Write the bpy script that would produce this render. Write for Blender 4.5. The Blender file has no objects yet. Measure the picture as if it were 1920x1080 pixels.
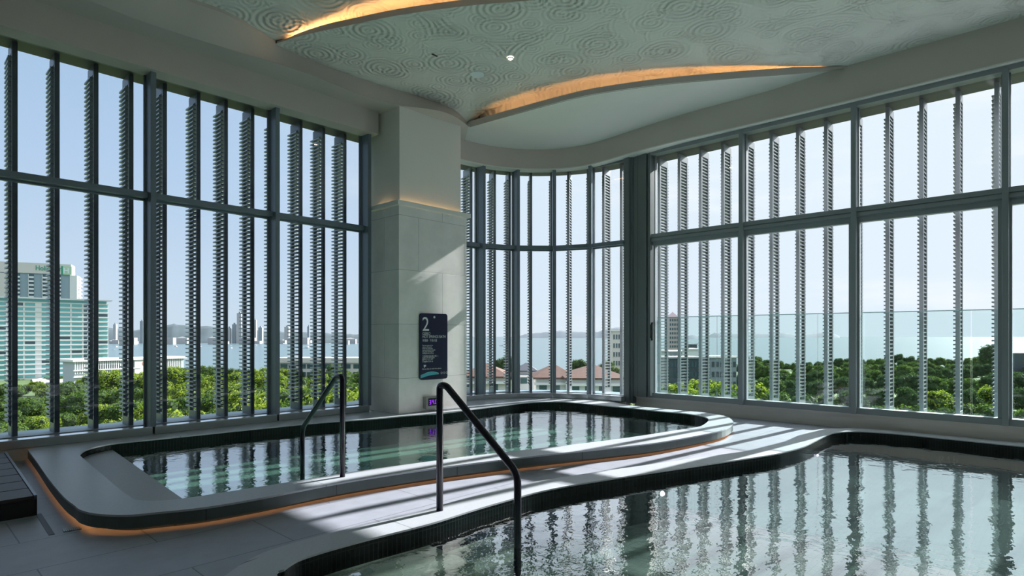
import bpy, bmesh, math, random
from mathutils import Vector, Matrix
random.seed(7)
S = bpy.context.scene
COL = S.collection
PI = math.pi

# ------------------------------------------------------------------ camera
F = 1115.0; CH = 1.3
cu = (.6852, .7284); cv = (-.7283, .6853)      # room axes (x along the left window wall, y along the right one)
cam = bpy.data.cameras.new('camera'); co = bpy.data.objects.new('camera', cam); COL.objects.link(co)
co.location = (0, 0, CH); co.rotation_euler = (PI/2, 0, -math.atan2(.7284, .6853))
cam.sensor_width = 36; cam.lens = F/1920*36; cam.shift_y = 90/1920; cam.clip_end = 30000
S.camera = co

def P(x, y, z):
    """point of the horizontal plane z seen at photo position x, y"""
    Y = (CH-z)*F/(y-630); X = (x-960)/F*Y
    return Vector((cu[0]*X+cu[1]*Y, cv[0]*X+cv[1]*Y, z))
def W(x, D):
    X = (x-960)/F*D
    return Vector((cu[0]*X+cu[1]*D, cv[0]*X+cv[1]*D, 0))
def zy(y, D): return CH-(y-630)*D/F

# ------------------------------------------------------------------ materials
def newmat(name):
    m = bpy.data.materials.new(name); m.use_nodes = True
    nt = m.node_tree; nt.nodes.clear()
    out = nt.nodes.new('ShaderNodeOutputMaterial')
    return m, nt, out
def N(nt, t, **k):
    n = nt.nodes.new('ShaderNode'+t)
    for a, b in k.items():
        if a.startswith('i_'):
            n.inputs[a[2:].replace('_', ' ')].default_value = b
        else: setattr(n, a, b)
    return n
def L(nt, a, b): nt.links.new(a, b)
def rgb(c): return (c[0], c[1], c[2], 1)

def mat(name, c, rough=.5, metal=0, spec=.5, noise=None, bump=None, c2=None, scale=(1, 1, 1)):
    """principled, optional colour mottling (noise=(scale, amount)) and bump (scale, strength)"""
    m, nt, out = newmat(name)
    b = N(nt, 'BsdfPrincipled'); b.inputs['Base Color'].default_value = rgb(c)
    b.inputs['Roughness'].default_value = rough; b.inputs['Metallic'].default_value = metal
    b.inputs['Specular IOR Level'].default_value = spec
    L(nt, b.outputs[0], out.inputs[0])
    tc = N(nt, 'TexCoord'); mp = N(nt, 'Mapping'); mp.inputs['Scale'].default_value = scale
    L(nt, tc.outputs['Object'], mp.inputs[0])
    if noise:
        nz = N(nt, 'TexNoise'); nz.inputs['Scale'].default_value = noise[0]; nz.inputs['Detail'].default_value = 6
        L(nt, mp.outputs[0], nz.inputs['Vector'])
        mx = N(nt, 'MixRGB'); mx.inputs[1].default_value = rgb(c)
        d = c2 if c2 else tuple(v*(1-noise[1]) for v in c)
        mx.inputs[2].default_value = rgb(d)
        cr = N(nt, 'ValToRGB'); cr.color_ramp.elements[0].position = .35; cr.color_ramp.elements[1].position = .68
        L(nt, nz.outputs[0], cr.inputs[0]); L(nt, cr.outputs[0], mx.inputs[0]); L(nt, mx.outputs[0], b.inputs['Base Color'])
    if bump:
        nb = N(nt, 'TexNoise'); nb.inputs['Scale'].default_value = bump[0]; nb.inputs['Detail'].default_value = 5
        L(nt, mp.outputs[0], nb.inputs['Vector'])
        bp = N(nt, 'Bump'); bp.inputs['Strength'].default_value = bump[1]; bp.inputs['Distance'].default_value = .01
        L(nt, nb.outputs[0], bp.inputs['Height']); L(nt, bp.outputs[0], b.inputs['Normal'])
    return m

def tile_mat(name, c, joint, w, h, gap, rough, c2=None, rot=0, axis=None, mott=.12, spec=.5, bumpd=.004, nscale=7, offset=.5, off=(0, 0, 0)):
    """stone tiles with thin joints; axis: 'floor' uses xy, 'wall' a facade's (along, z)"""
    m, nt, out = newmat(name)
    b = N(nt, 'BsdfPrincipled'); b.inputs['Roughness'].default_value = rough; b.inputs['Specular IOR Level'].default_value = spec
    L(nt, b.outputs[0], out.inputs[0])
    tc = N(nt, 'TexCoord'); mp = N(nt, 'Mapping'); L(nt, tc.outputs['Object'], mp.inputs[0])
    mp.inputs['Rotation'].default_value = (0, 0, rot); mp.inputs['Location'].default_value = off
    vec = mp.outputs[0]
    if axis == 'wall':
        sx = N(nt, 'SeparateXYZ'); L(nt, vec, sx.inputs[0])
        ad = N(nt, 'Math', operation='ADD'); L(nt, sx.outputs[0], ad.inputs[0]); L(nt, sx.outputs[1], ad.inputs[1])
        cx = N(nt, 'CombineXYZ'); L(nt, ad.outputs[0], cx.inputs[0]); L(nt, sx.outputs[2], cx.inputs[1]); vec2 = cx.outputs[0]
    else: vec2 = vec
    br = N(nt, 'TexBrick'); br.offset = offset
    br.inputs['Scale'].default_value = 1; br.inputs['Brick Width'].default_value = w; br.inputs['Row Height'].default_value = h
    br.inputs['Mortar Size'].default_value = gap; br.inputs['Mortar Smooth'].default_value = .1
    br.inputs['Color1'].default_value = rgb(c); br.inputs['Color2'].default_value = rgb(c2 or c); br.inputs['Mortar'].default_value = rgb(joint)
    L(nt, vec2, br.inputs['Vector'])
    nz = N(nt, 'TexNoise'); nz.inputs['Scale'].default_value = nscale; nz.inputs['Detail'].default_value = 8; nz.inputs['Roughness'].default_value = .65
    L(nt, vec, nz.inputs['Vector'])
    mr = N(nt, 'MapRange'); mr.inputs['From Min'].default_value = .3; mr.inputs['From Max'].default_value = .7
    mr.inputs['To Min'].default_value = 1-mott; mr.inputs['To Max'].default_value = 1+mott
    L(nt, nz.outputs[0], mr.inputs[0])
    vm = N(nt, 'VectorMath', operation='SCALE'); L(nt, br.outputs[0], vm.inputs[0]); L(nt, mr.outputs[0], vm.inputs['Scale'])
    L(nt, vm.outputs[0], b.inputs['Base Color'])
    bp = N(nt, 'Bump'); bp.inputs['Strength'].default_value = .5; bp.inputs['Distance'].default_value = bumpd; bp.invert = True
    L(nt, br.outputs['Fac'], bp.inputs['Height']); L(nt, bp.outputs[0], b.inputs['Normal'])
    return m

def emit(name, c, s):
    m, nt, out = newmat(name); e = N(nt, 'Emission'); e.inputs[0].default_value = rgb(c); e.inputs[1].default_value = s
    L(nt, e.outputs[0], out.inputs[0]); return m

def glass_mat(name, tint, ior=1.45, rough=0.0, boost=1.0):
    m, nt, out = newmat(name)
    tr = N(nt, 'BsdfTransparent'); tr.inputs[0].default_value = rgb(tint)
    gl = N(nt, 'BsdfGlossy'); gl.inputs['Roughness'].default_value = rough; gl.inputs[0].default_value = (.95, .97, 1, 1)
    fr = N(nt, 'Fresnel'); fr.inputs[0].default_value = ior
    mu = N(nt, 'Math', operation='MULTIPLY', use_clamp=True); mu.inputs[1].default_value = boost
    L(nt, fr.outputs[0], mu.inputs[0])
    mx = N(nt, 'MixShader'); L(nt, mu.outputs[0], mx.inputs[0]); L(nt, tr.outputs[0], mx.inputs[1]); L(nt, gl.outputs[0], mx.inputs[2])
    L(nt, mx.outputs[0], out.inputs[0]); return m

def water_mat(name, tint, ior, boost, bscale, bstr, chop=0, top=.71):
    m, nt, out = newmat(name)
    tc = N(nt, 'TexCoord')
    mp = N(nt, 'Mapping'); mp.inputs['Scale'].default_value = (1, 1, 1); L(nt, tc.outputs['Object'], mp.inputs[0])
    n1 = N(nt, 'TexNoise'); n1.inputs['Scale'].default_value = bscale; n1.inputs['Detail'].default_value = 2; n1.inputs['Distortion'].default_value = .6
    n2 = N(nt, 'TexNoise'); n2.inputs['Scale'].default_value = bscale*6; n2.inputs['Detail'].default_value = 2
    L(nt, mp.outputs[0], n1.inputs['Vector']); L(nt, mp.outputs[0], n2.inputs['Vector'])
    m2 = N(nt, 'Math', operation='MULTIPLY_ADD'); m2.inputs[1].default_value = .20; L(nt, n2.outputs[0], m2.inputs[0]); L(nt, n1.outputs[0], m2.inputs[2])
    bp = N(nt, 'Bump'); bp.inputs['Distance'].default_value = .02; bp.inputs['Strength'].default_value = 1
    h = m2.outputs[0]
    if chop:
        # livelier water round the steps: distance from the steps damps the waves
        sp = N(nt, 'VectorMath', operation='DISTANCE'); sp.inputs[1].default_value = (chop[0], chop[1], chop[2]); L(nt, tc.outputs['Object'], sp.inputs[0])
        mr = N(nt, 'MapRange'); mr.inputs['From Min'].default_value = chop[3]; mr.inputs['From Max'].default_value = chop[4]
        mr.inputs['To Min'].default_value = bstr*chop[5]; mr.inputs['To Max'].default_value = bstr
        L(nt, sp.outputs['Value'], mr.inputs[0])
        mm = N(nt, 'Math', operation='MULTIPLY'); L(nt, h, mm.inputs[0]); L(nt, mr.outputs[0], mm.inputs[1]); L(nt, mm.outputs[0], bp.inputs['Height'])
    else:
        mm = N(nt, 'Math', operation='MULTIPLY'); L(nt, h, mm.inputs[0]); mm.inputs[1].default_value = bstr; L(nt, mm.outputs[0], bp.inputs['Height'])
    tr = N(nt, 'BsdfTransparent'); tr.inputs[0].default_value = rgb(tint)
    gl = N(nt, 'BsdfGlossy'); gl.inputs['Roughness'].default_value = .0
    L(nt, bp.outputs[0], gl.inputs['Normal'])
    fr = N(nt, 'Fresnel'); fr.inputs[0].default_value = ior; L(nt, bp.outputs[0], fr.inputs['Normal'])
    mu = N(nt, 'MapRange'); mu.inputs['From Min'].default_value = .045; mu.inputs['From Max'].default_value = boost; mu.inputs['To Min'].default_value = .06; mu.inputs['To Max'].default_value = top
    L(nt, fr.outputs[0], mu.inputs[0])
    mx = N(nt, 'MixShader'); L(nt, mu.outputs[0], mx.inputs[0]); L(nt, tr.outputs[0], mx.inputs[1]); L(nt, gl.outputs[0], mx.inputs[2])
    L(nt, mx.outputs[0], out.inputs[0]); return m

def ripple_mat(name, c):
    """plaster embossed with overlapping rings"""
    m, nt, out = newmat(name)
    b = N(nt, 'BsdfPrincipled'); b.inputs['Base Color'].default_value = rgb(c); b.inputs['Roughness'].default_value = .55
    L(nt, b.outputs[0], out.inputs[0])
    tc = N(nt, 'TexCoord'); total = None
    for i, (sc, fr, off, fall) in enumerate(((1.05, 82, (0, 0, 0), .62), (1.5, 92, (3.3, 7.1, 0), .44), (2.1, 110, (9.2, 1.7, 0), .30))):
        mp = N(nt, 'Mapping'); mp.inputs['Location'].default_value = off; L(nt, tc.outputs['Object'], mp.inputs[0])
        vo = N(nt, 'TexVoronoi', voronoi_dimensions='2D'); vo.inputs['Scale'].default_value = sc; vo.inputs['Randomness'].default_value = .75
        L(nt, mp.outputs[0], vo.inputs['Vector'])
        # distance in metres
        d = N(nt, 'Math', operation='DIVIDE'); L(nt, vo.outputs['Distance'], d.inputs[0]); d.inputs[1].default_value = sc
        a = N(nt, 'Math', operation='MULTIPLY'); L(nt, d.outputs[0], a.inputs[0]); a.inputs[1].default_value = fr
        s = N(nt, 'Math', operation='SINE'); L(nt, a.outputs[0], s.inputs[0])
        # rings appear in bands: envelope
        e = N(nt, 'Math', operation='MULTIPLY'); L(nt, d.outputs[0], e.inputs[0]); e.inputs[1].default_value = 2*PI/fall*.95
        e2 = N(nt, 'Math', operation='SINE'); L(nt, e.outputs[0], e2.inputs[0])
        e3 = N(nt, 'MapRange'); e3.inputs['From Min'].default_value = -.7; e3.inputs['From Max'].default_value = 1; e3.inputs['To Min'].default_value = .03
        L(nt, e2.outputs[0], e3.inputs[0])
        p0 = N(nt, 'Math', operation='MULTIPLY'); L(nt, s.outputs[0], p0.inputs[0]); L(nt, e3.outputs[0], p0.inputs[1])
        p = N(nt, 'Math', operation='MULTIPLY'); L(nt, p0.outputs[0], p.inputs[0]); p.inputs[1].default_value = (1, .75, .45)[i]
        if total is None: total = p.outputs[0]
        else:
            t = N(nt, 'Math', operation='ADD'); L(nt, total, t.inputs[0]); L(nt, p.outputs[0], t.inputs[1]); total = t.outputs[0]
    bp = N(nt, 'Bump'); bp.inputs['Strength'].default_value = 1.0; bp.inputs['Distance'].default_value = .011
    L(nt, total, bp.inputs['Height']); L(nt, bp.outputs[0], b.inputs['Normal'])
    return m

def leaf_mat(name, c1, c2):
    m, nt, out = newmat(name)
    g = N(nt, 'NewGeometry'); cr = N(nt, 'ValToRGB')
    cr.color_ramp.elements[0].color = rgb(c1); cr.color_ramp.elements[1].color = rgb(c2)
    L(nt, g.outputs['Random Per Island'], cr.inputs[0])
    d = N(nt, 'BsdfDiffuse'); t = N(nt, 'BsdfTranslucent'); mx = N(nt, 'MixShader'); mx.inputs[0].default_value = .45
    L(nt, cr.outputs[0], d.inputs[0]); L(nt, cr.outputs[0], t.inputs[0]); L(nt, d.outputs[0], mx.inputs[1]); L(nt, t.outputs[0], mx.inputs[2])
    L(nt, mx.outputs[0], out.inputs[0]); return m

M = {}
M['frame'] = mat('dark_blue_grey_aluminium', (.19, .24, .29), .32, .3, .5, bump=(300, .03))
M['frame_r'] = mat('grey_aluminium', (.27, .31, .33), .45, .0, .5)
M['frame_dark'] = mat('near_black_aluminium', (.15, .18, .19), .42, .0, .5)
M['sill'] = mat('pale_grey_aluminium_sill', (.42, .46, .48), .2, .6, .5)
M['fin'] = mat('dark_navy_fin_aluminium', (.06, .078, .10), .35, .5, .5)
M['slat_l'] = mat('blue_grey_slat_aluminium', (.21, .25, .30), .35, .3, .5)
M['added_sill_sheen'] = mat('sky_sheen_sill_top', (.86, .89, .93), .2, .9, .6)  # paler than the sill: sky sheen put into the colour
M['fin_r'] = mat('mid_grey_fin_aluminium', (.22, .25, .27), .38, .5, .5)
M['soffit_out'] = mat('dark_outer_soffit', (.028, .026, .03), .5, .2)
M['ledge_out'] = mat('blue_grey_outer_ledge', (.20, .30, .34), .5, .1, noise=(3, .25))
M['plaster'] = mat('grey_beige_plaster', (.62, .575, .535), .7, noise=(1.2, .05), bump=(90, .04))
M['plaster_light'] = mat('off_white_plaster', (.80, .81, .77), .65, noise=(1.0, .04))
M['ripple'] = ripple_mat('ripple_embossed_plaster', (.78, .80, .75))
M['stone'] = tile_mat('pale_stone_cladding', (.82, .81, .79), (.50, .50, .49), .95, .82, .004, .55, c2=(.78, .77, .75), axis='wall', mott=.08, nscale=3, off=(.28, 0, .16))
M['wallstone'] = mat('grey_brushed_stone', (.74, .71, .67), .6, noise=(4, .14), bump=(30, .15), scale=(.3, .3, 3))
M['floor'] = tile_mat('grey_stone_floor', (.325, .345, .41), (.14, .15, .18), 1.2, .6, .004, .42, c2=(.305, .325, .385), mott=.1, nscale=5, bumpd=.002)
M['coping'] = tile_mat('pale_granite_coping', (.42, .45, .49), (.20, .22, .24), 1.6, 9, .004, .38, c2=(.40, .43, .47), mott=.08, nscale=60, bumpd=.002)
M['fascia'] = tile_mat('dark_green_grey_fascia', (.085, .11, .11), (.04, .05, .05), .9, 5, .004, .4, axis='wall', mott=.1)
M['mosaic'] = tile_mat('black_green_mosaic', (.007, .013, .014), (.02, .027, .027), .03, .30, .003, .16, c2=(.005, .010, .010), axis='wall', spec=.3, mott=.3, nscale=2, offset=0)
M['poolfloor'] = tile_mat('pale_green_pool_tile', (.80, .93, .84), (.6, .78, .70), .05, .05, .003, .5, c2=(.66, .88, .78), mott=.25, nscale=3, offset=0)
M['step_dry'] = mat('grey_dry_step_stone', (.36, .38, .40), .45, noise=(60, .1))
M['step'] = mat('speckled_pale_step_stone', (.84, .86, .76), .6, noise=(80, .3))
M['poolfloor2'] = tile_mat('pale_grey_pool_tile', (.82, .89, .84), (.62, .70, .66), .05, .05, .003, .5, c2=(.74, .83, .79), mott=.2, nscale=3, offset=0)
M['water1'] = water_mat('calm_pool_water', (.70, .95, .88), 1.33, .24, 4.6, .22)
M['rail'] = mat('navy_black_powder_coat', (.010, .010, .022), .25, .0, .4)
M['navy'] = mat('navy_sign_panel', (.010, .014, .055), .35)
M['white'] = mat('white_print', (.75, .78, .80), .5)
M['teal'] = mat('turquoise_print', (.05, .42, .50), .45)
M['teal2'] = mat('pale_turquoise_print', (.20, .62, .66), .45)
M['steel'] = mat('brushed_grey_steel', (.35, .37, .34), .35, .7)
M['black'] = mat('black_plastic', (.012, .012, .014), .3)
M['digit'] = emit('violet_digits', (.32, .05, 1.0), 1.2)
M['led'] = emit('warm_cove_led', (1, .47, .18), 16)
M['led_low'] = emit('warm_floor_led', (1, .42, .14), 4.5)
M['led_col'] = emit('warm_cornice_led', (1, .60, .28), 5)
M['spot'] = emit('warm_spot', (1, .82, .6), 22)
M['poollamp'] = emit('violet_white_pool_lamp', (.95, .72, 1), 14)
M['disc'] = mat('pale_blue_grey_disc', (.86, .95, .98), .5)
M['wood'] = mat('dark_slatted_wood', (.055, .05, .05), .5, noise=(6, .4), scale=(1, 12, 1))
M['woodframe'] = mat('dark_metal_edge', (.10, .115, .13), .35, .6)
M['drain'] = mat('black_drain', (.012, .012, .014), .5)
M['glass'] = glass_mat('window_glass', (.965, .966, .972), 1.45)
M['glass_l'] = glass_mat('blue_window_glass', (.94, .955, .972), 1.45)
M['balus'] = glass_mat('green_balustrade_glass', (.91, .97, .96), 1.45)
M['glassedge'] = mat('green_glass_edge', (.14, .24, .24), .2)
M['bwhite'] = mat('white_building', (.72, .72, .70), .7)
M['bbeige'] = mat('beige_building', (.62, .58, .53), .7)
M['bteal'] = mat('teal_glazing', (.16, .42, .42), .15, .2)
M['bteal2'] = mat('dark_glazing', (.06, .11, .13), .15, .2)
M['bblue'] = mat('blue_grey_wall', (.26, .34, .38), .6)
M['bgrey'] = mat('grey_wall', (.42, .46, .48), .7)
M['bdark'] = mat('dark_wall', (.06, .075, .085), .6)
M['bpink'] = mat('pink_wall', (.52, .40, .40), .7)
M['haze_grey'] = mat('haze_toned_grey_concrete', (.27, .30, .32), .8)  # grey softened to carry distance haze; nearer blocks reuse it
M['pale_render'] = mat('pale_haze_toned_render', (.40, .39, .38), .8)  # far-shore walls toned down, distance haze put into the colour
M['green'] = mat('sign_green', (.02, .30, .18), .5)
M['palegreen'] = mat('sign_pale_green', (.42, .62, .40), .5)
M['orange'] = mat('orange_disc', (.75, .22, .10), .5)
M['rooftile'] = mat('brown_roof_tile', (.13, .07, .05), .8, noise=(1.2, .25), scale=(1, 1, 6))
M['darkroof'] = mat('dark_slate_roof', (.07, .08, .10), .6)
M['land'] = mat('green_ground', (.10, .16, .05), .9, noise=(.03, .4))
M['road'] = mat('pale_path', (.50, .48, .50), .8)
M['hill'] = mat('wooded_hill', (.065, .095, .105), .9, noise=(.01, .35))  # bluish green: distance haze mixed into the base colour
M['isle'] = mat('haze_blue_island', (.085, .115, .14), .9, noise=(.002, .12))  # blue cast stands for the haze over the sea
M['leaf1'] = leaf_mat('yellow_green_leaves', (.09, .18, .02), (.36, .43, .06))
M['leaf2'] = leaf_mat('mid_green_leaves', (.035, .085, .018), (.15, .23, .045))
M['leaf3'] = leaf_mat('dark_green_leaves', (.028, .065, .026), (.10, .16, .05))
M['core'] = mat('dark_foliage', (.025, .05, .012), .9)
M['bark'] = mat('grey_brown_bark', (.10, .08, .06), .9)
M['boat'] = mat('white_boat', (.8, .8, .8), .4)

# sea: glossy, finely rippled
def sea():
    m, nt, out = newmat('sea_water')
    b = N(nt, 'BsdfPrincipled'); b.inputs['Base Color'].default_value = (.10, .15, .16, 1); b.inputs['Roughness'].default_value = .26; b.inputs['Specular IOR Level'].default_value = .26
    b.inputs['IOR'].default_value = 1.33
    L(nt, b.outputs[0], out.inputs[0])
    tc = N(nt, 'TexCoord'); nz = N(nt, 'TexNoise'); nz.inputs['Scale'].default_value = .12; nz.inputs['Detail'].default_value = 6
    L(nt, tc.outputs['Object'], nz.inputs['Vector'])
    bp = N(nt, 'Bump'); bp.inputs['Strength'].default_value = .3; bp.inputs['Distance'].default_value = .6
    L(nt, nz.outputs[0], bp.inputs['Height']); L(nt, bp.outputs[0], b.inputs['Normal'])
    return m
M['sea'] = sea()

# ------------------------------------------------------------------ mesh helpers
class MB:
    def __init__(s, frame=None): s.v = []; s.f = []; s.fr = frame
    def pt(s, p):
        if s.fr is None: return tuple(p)
        o, t, n = s.fr
        return (o[0]+t[0]*p[0]+n[0]*p[1], o[1]+t[1]*p[0]+n[1]*p[1], p[2])
    def box(s, a0, a1, b0, b1, z0, z1):
        i = len(s.v)
        for p in ((a0, b0, z0), (a1, b0, z0), (a1, b1, z0), (a0, b1, z0), (a0, b0, z1), (a1, b0, z1), (a1, b1, z1), (a0, b1, z1)): s.v.append(s.pt(p))
        for f in ((3, 2, 1, 0), (4, 5, 6, 7), (0, 1, 5, 4), (1, 2, 6, 5), (2, 3, 7, 6), (3, 0, 4, 7)): s.f.append(tuple(i+k for k in f))
        return s
    def quad(s, *ps):
        i = len(s.v)
        for p in ps: s.v.append(s.pt(p))
        s.f.append(tuple(range(i, i+len(ps)))); return s
    def prism(s, poly, z0, z1, top=True, bot=True):
        i = len(s.v); n = len(poly)
        for p in poly: s.v.append(s.pt((p[0], p[1], z0)))
        for p in poly: s.v.append(s.pt((p[0], p[1], z1)))
        for k in range(n):
            j = (k+1) % n; s.f.append((i+k, i+j, i+n+j, i+n+k))
        if top: s.f.append(tuple(i+n+k for k in range(n)))
        if bot: s.f.append(tuple(i+n-1-k for k in range(n)))
        return s
    def loft(s, rails, close=False):
        i = len(s.v); n = len(rails[0])
        for r in rails:
            for p in r: s.v.append(tuple(p))
        for a in range(len(rails)-1):
            for k in range(n if close else n-1):
                j = (k+1) % n
                s.f.append((i+a*n+k, i+a*n+j, i+(a+1)*n+j, i+(a+1)*n+k))
        return s
    def build(s, name, m, parent=None, smooth=False, bevel=0, fix=True, origin=None):
        me = bpy.data.meshes.new(name)
        off = Vector(origin) if origin is not None else Vector((0, 0, 0))
        me.from_pydata([tuple(Vector(p)-off) for p in s.v], [], s.f)
        me.materials.append(m)
        if fix:
            bm = bmesh.new(); bm.from_mesh(me)
            if smooth: bmesh.ops.remove_doubles(bm, verts=bm.verts, dist=1e-5)
            bmesh.ops.recalc_face_normals(bm, faces=bm.faces); bm.to_mesh(me); bm.free()
        if smooth:
            for p in me.polygons: p.use_smooth = True
        o = bpy.data.objects.new(name, me); COL.objects.link(o); o.location = off
        if parent is not None:
            o.parent = parent; o.location = off - (parent.location if origin is not None else Vector((0, 0, 0)))
            if origin is None: o.location = -parent.location
        if bevel:
            b = o.modifiers.new('bevel', 'BEVEL'); b.width = bevel; b.segments = 2; b.limit_method = 'ANGLE'; b.angle_limit = math.radians(40)
        return o
def empty(name, loc=(0, 0, 0), rz=0):
    o = bpy.data.objects.new(name, None); COL.objects.link(o); o.location = loc; o.rotation_euler = (0, 0, rz); o.empty_display_size = .1
    return o
def tag(o, label=None, cat=None, group=None, kind=None):
    if label: o['label'] = label
    if cat: o['category'] = cat
    if group: o['group'] = group
    if kind: o['kind'] = kind
    return o
def struct(o): o['kind'] = 'structure'; return o
def dup(o, parent=None):
    c = o.copy(); COL.objects.link(c); c.parent = parent
    for ch in list(o.children):
        d = dup(ch, c)
    return c

def smooth_poly(pts, n=4, close=False):
    """Catmull-Rom through the points (2-D or 3-D Vectors)"""
    pts = [Vector(p) for p in pts]; out = []; m = len(pts)
    rng = range(m) if close else range(m-1)
    for i in rng:
        p0 = pts[(i-1) % m] if close or i > 0 else pts[0]*2-pts[1]
        p1 = pts[i]; p2 = pts[(i+1) % m]
        p3 = pts[(i+2) % m] if close or i+2 < m else pts[-1]*2-pts[-2]
        for k in range(n):
            t = k/n
            out.append(.5*((2*p1)+(-p0+p2)*t+(2*p0-5*p1+4*p2-p3)*t*t+(-p0+3*p1-3*p2+p3)*t**3))
    if not close: out.append(pts[-1])
    return out
def resample(pts, n):
    d = [0]
    for a, b in zip(pts, pts[1:]): d.append(d[-1]+(b-a).length)
    T = d[-1]; out = []; j = 0
    for i in range(n):
        s = T*i/(n-1)
        while j < len(pts)-2 and d[j+1] < s: j += 1
        u = (s-d[j])/max(1e-9, d[j+1]-d[j]); out.append(pts[j].lerp(pts[j+1], min(1, max(0, u))))
    return out
def offset_poly(pts, w, close=False):
    """offset to the left of travel"""
    out = []; m = len(pts)
    for i in range(m):
        a = pts[(i-1) % m] if close or i > 0 else pts[i]; b = pts[(i+1) % m] if close or i < m-1 else pts[i]
        d = (b-a); d = Vector((d.x, d.y)).normalized(); out.append(Vector((pts[i].x-d.y*w, pts[i].y+d.x*w, pts[i].z if len(pts[i]) > 2 else 0)))
    return out
def tube(path, r, name, m, parent=None, seg=14, origin=None):
    mb = MB(); rings = []
    n = len(path)
    prev = None
    for i, p in enumerate(path):
        d = (path[min(i+1, n-1)]-path[max(i-1, 0)]).normalized()
        a = d.orthogonal().normalized() if prev is None else (prev-d*prev.dot(d)).normalized()
        prev = a; b = d.cross(a)
        rings.append([p+a*math.cos(2*PI*k/seg)*r+b*math.sin(2*PI*k/seg)*r for k in range(seg)])
    mb.loft(rings, close=True)
    mb.f.append(tuple(range(seg-1, -1, -1))); mb.f.append(tuple(len(mb.v)-seg+k for k in range(seg)))
    return mb.build(name, m, parent, smooth=True, origin=origin)
def fillet(pts, r, n=6):
    out = [pts[0]]
    for i in range(1, len(pts)-1):
        a = (pts[i-1]-pts[i]); b = (pts[i+1]-pts[i]); rr = min(r, a.length*.45, b.length*.45)
        p = pts[i]+a.normalized()*rr; q = pts[i]+b.normalized()*rr
        for k in range(n+1):
            t = k/n; out.append(p*(1-t)**2+pts[i]*2*t*(1-t)+q*t*t)
    out.append(pts[-1]); return out

ORD = ['first', 'second', 'third', 'fourth', 'fifth', 'sixth', 'seventh', 'eighth', 'ninth', 'tenth', 'eleventh', 'twelfth', 'thirteenth', 'fourteenth', 'fifteenth', 'sixteenth', 'seventeenth', 'eighteenth']

# ------------------------------------------------------------------ frames of the three glazed walls
VW, UW = 8.15, 9.41
FL = ((0, VW), (1, 0), (0, 1))          # left wall: t = +x, n = +y
FR = ((UW, 0), (0, -1), (1, 0))         # right wall: t = -y, n = +x
CC = (7.15, 6.05); CR = 2.1             # curved corner
angs = [-6.5, 14, 34.5, 55, 75.5, 96]
cpts = [Vector((CC[0]+CR*math.sin(math.radians(a)), CC[1]+CR*math.cos(math.radians(a)))) for a in angs]
def facet(i):
    a, b = cpts[i], cpts[i+1]; t = (b-a); ln = t.length; t = t/ln; n = Vector((-t.y, t.x))
    if n.dot(a-Vector(CC)) < 0: n = -n
    return ((a.x, a.y), (t.x, t.y), (n.x, n.y)), ln

ZT = 4.5; ZB = .23
# ---- windows of the left wall and of the curve
wn = 0
def bay(fr, t0, t1, gmat, fm, zb=ZB, right=False, endm=True):
    global wn
    wn += 1
    w = struct(empty('window_%d' % wn))
    mw = .06
    if not right:
        b = MB(fr); b.box(t0+.02, t1-.02, -.006, .006, zb, ZT); b.build('pane', gmat, w)
        b = MB(fr); b.box(t0+.03, t1-.03, -.12, .03, 2.95, 3.02); b.box(t0+.03, t1-.03, -.02, .03, 2.93, 2.95); b.build('transom', fm, w, bevel=.004)
        b = MB(fr); b.box(t0+.012, t1-.012, -.21, .02, zb-.10, zb-.012); b.build('window_sill', M['sill'], w, bevel=.004)
        b = MB(fr); b.box(t0+.014, t1-.014, -.206, -.03, zb-.013, zb-.007); b.build('added_sill_sheen', M['added_sill_sheen'], w)  # thin plate added so the sill reads bright under the sky
        b = MB(fr); b.box(t0+.03, t1-.03, -.02, .03, zb-.012, zb); b.box(t0+.03, t1-.03, -.03, .03, ZT-.05, ZT+.02)
        b.box(t0+.03, t0+.045, -.01, .04, zb, ZT); b.box(t1-.045, t1-.03, -.01, .04, zb, ZT); b.build('glazing_frame', M['frame_dark'], w)
        if endm:
            b = MB(fr); b.box(t1-mw/2, t1+mw/2, -.20, .03, zb-.012, ZT+.02); b.box(t1-mw/2-.008, t1+mw/2+.008, -.05, -.03, zb, ZT); b.build('mullion', fm, w, bevel=.004)
    else:
        zb = .30
        b = MB(fr); b.box(t0+.02, t1-.02, -.006, .006, 3.06, ZT); b.build('pane', gmat, w)
        b = MB(fr); b.box(t0+.02, t1-.02, -.036, -.024, zb, 2.94); b.build('pane', gmat, w)
        b = MB(fr)
        b.box(t0, t1, -.10, .04, 3.03, 3.095); b.box(t0, t1, -.085, .04, 3.018, 3.03); b.box(t0, t1, -.10, .04, 2.968, 3.018)
        b.box(t0, t1, -.075, .04, 2.958, 2.968); b.build('transom', fm, w, bevel=.003)
        b = MB(fr); b.box(t0+.02, t1-.02, -.06, .03, 2.885, 2.958); b.box(t0+.02, t1-.02, -.09, .04, .215, .30)
        b.box(t0+.03, t0+.06, -.06, .02, .30, 2.885); b.box(t1-.075, t1-.03, -.065, .02, .30, 2.885); b.build('sash', fm, w, bevel=.003)
        b = MB(fr); b.box(t0, t1, -.13, .04, ZT-.01, ZT+.06); b.box(t0+.03, t0+.045, -.03, .04, 3.09, ZT); b.box(t1-.045, t1-.03, -.03, .04, 3.09, ZT)
        b.build('head_frame', fm, w, bevel=.003)
        if endm:
            b = MB(fr); b.box(t1-.032, t1+.032, -.14, .04, .215, ZT+.02); b.build('mullion', fm, w, bevel=.004)
    return w

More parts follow.
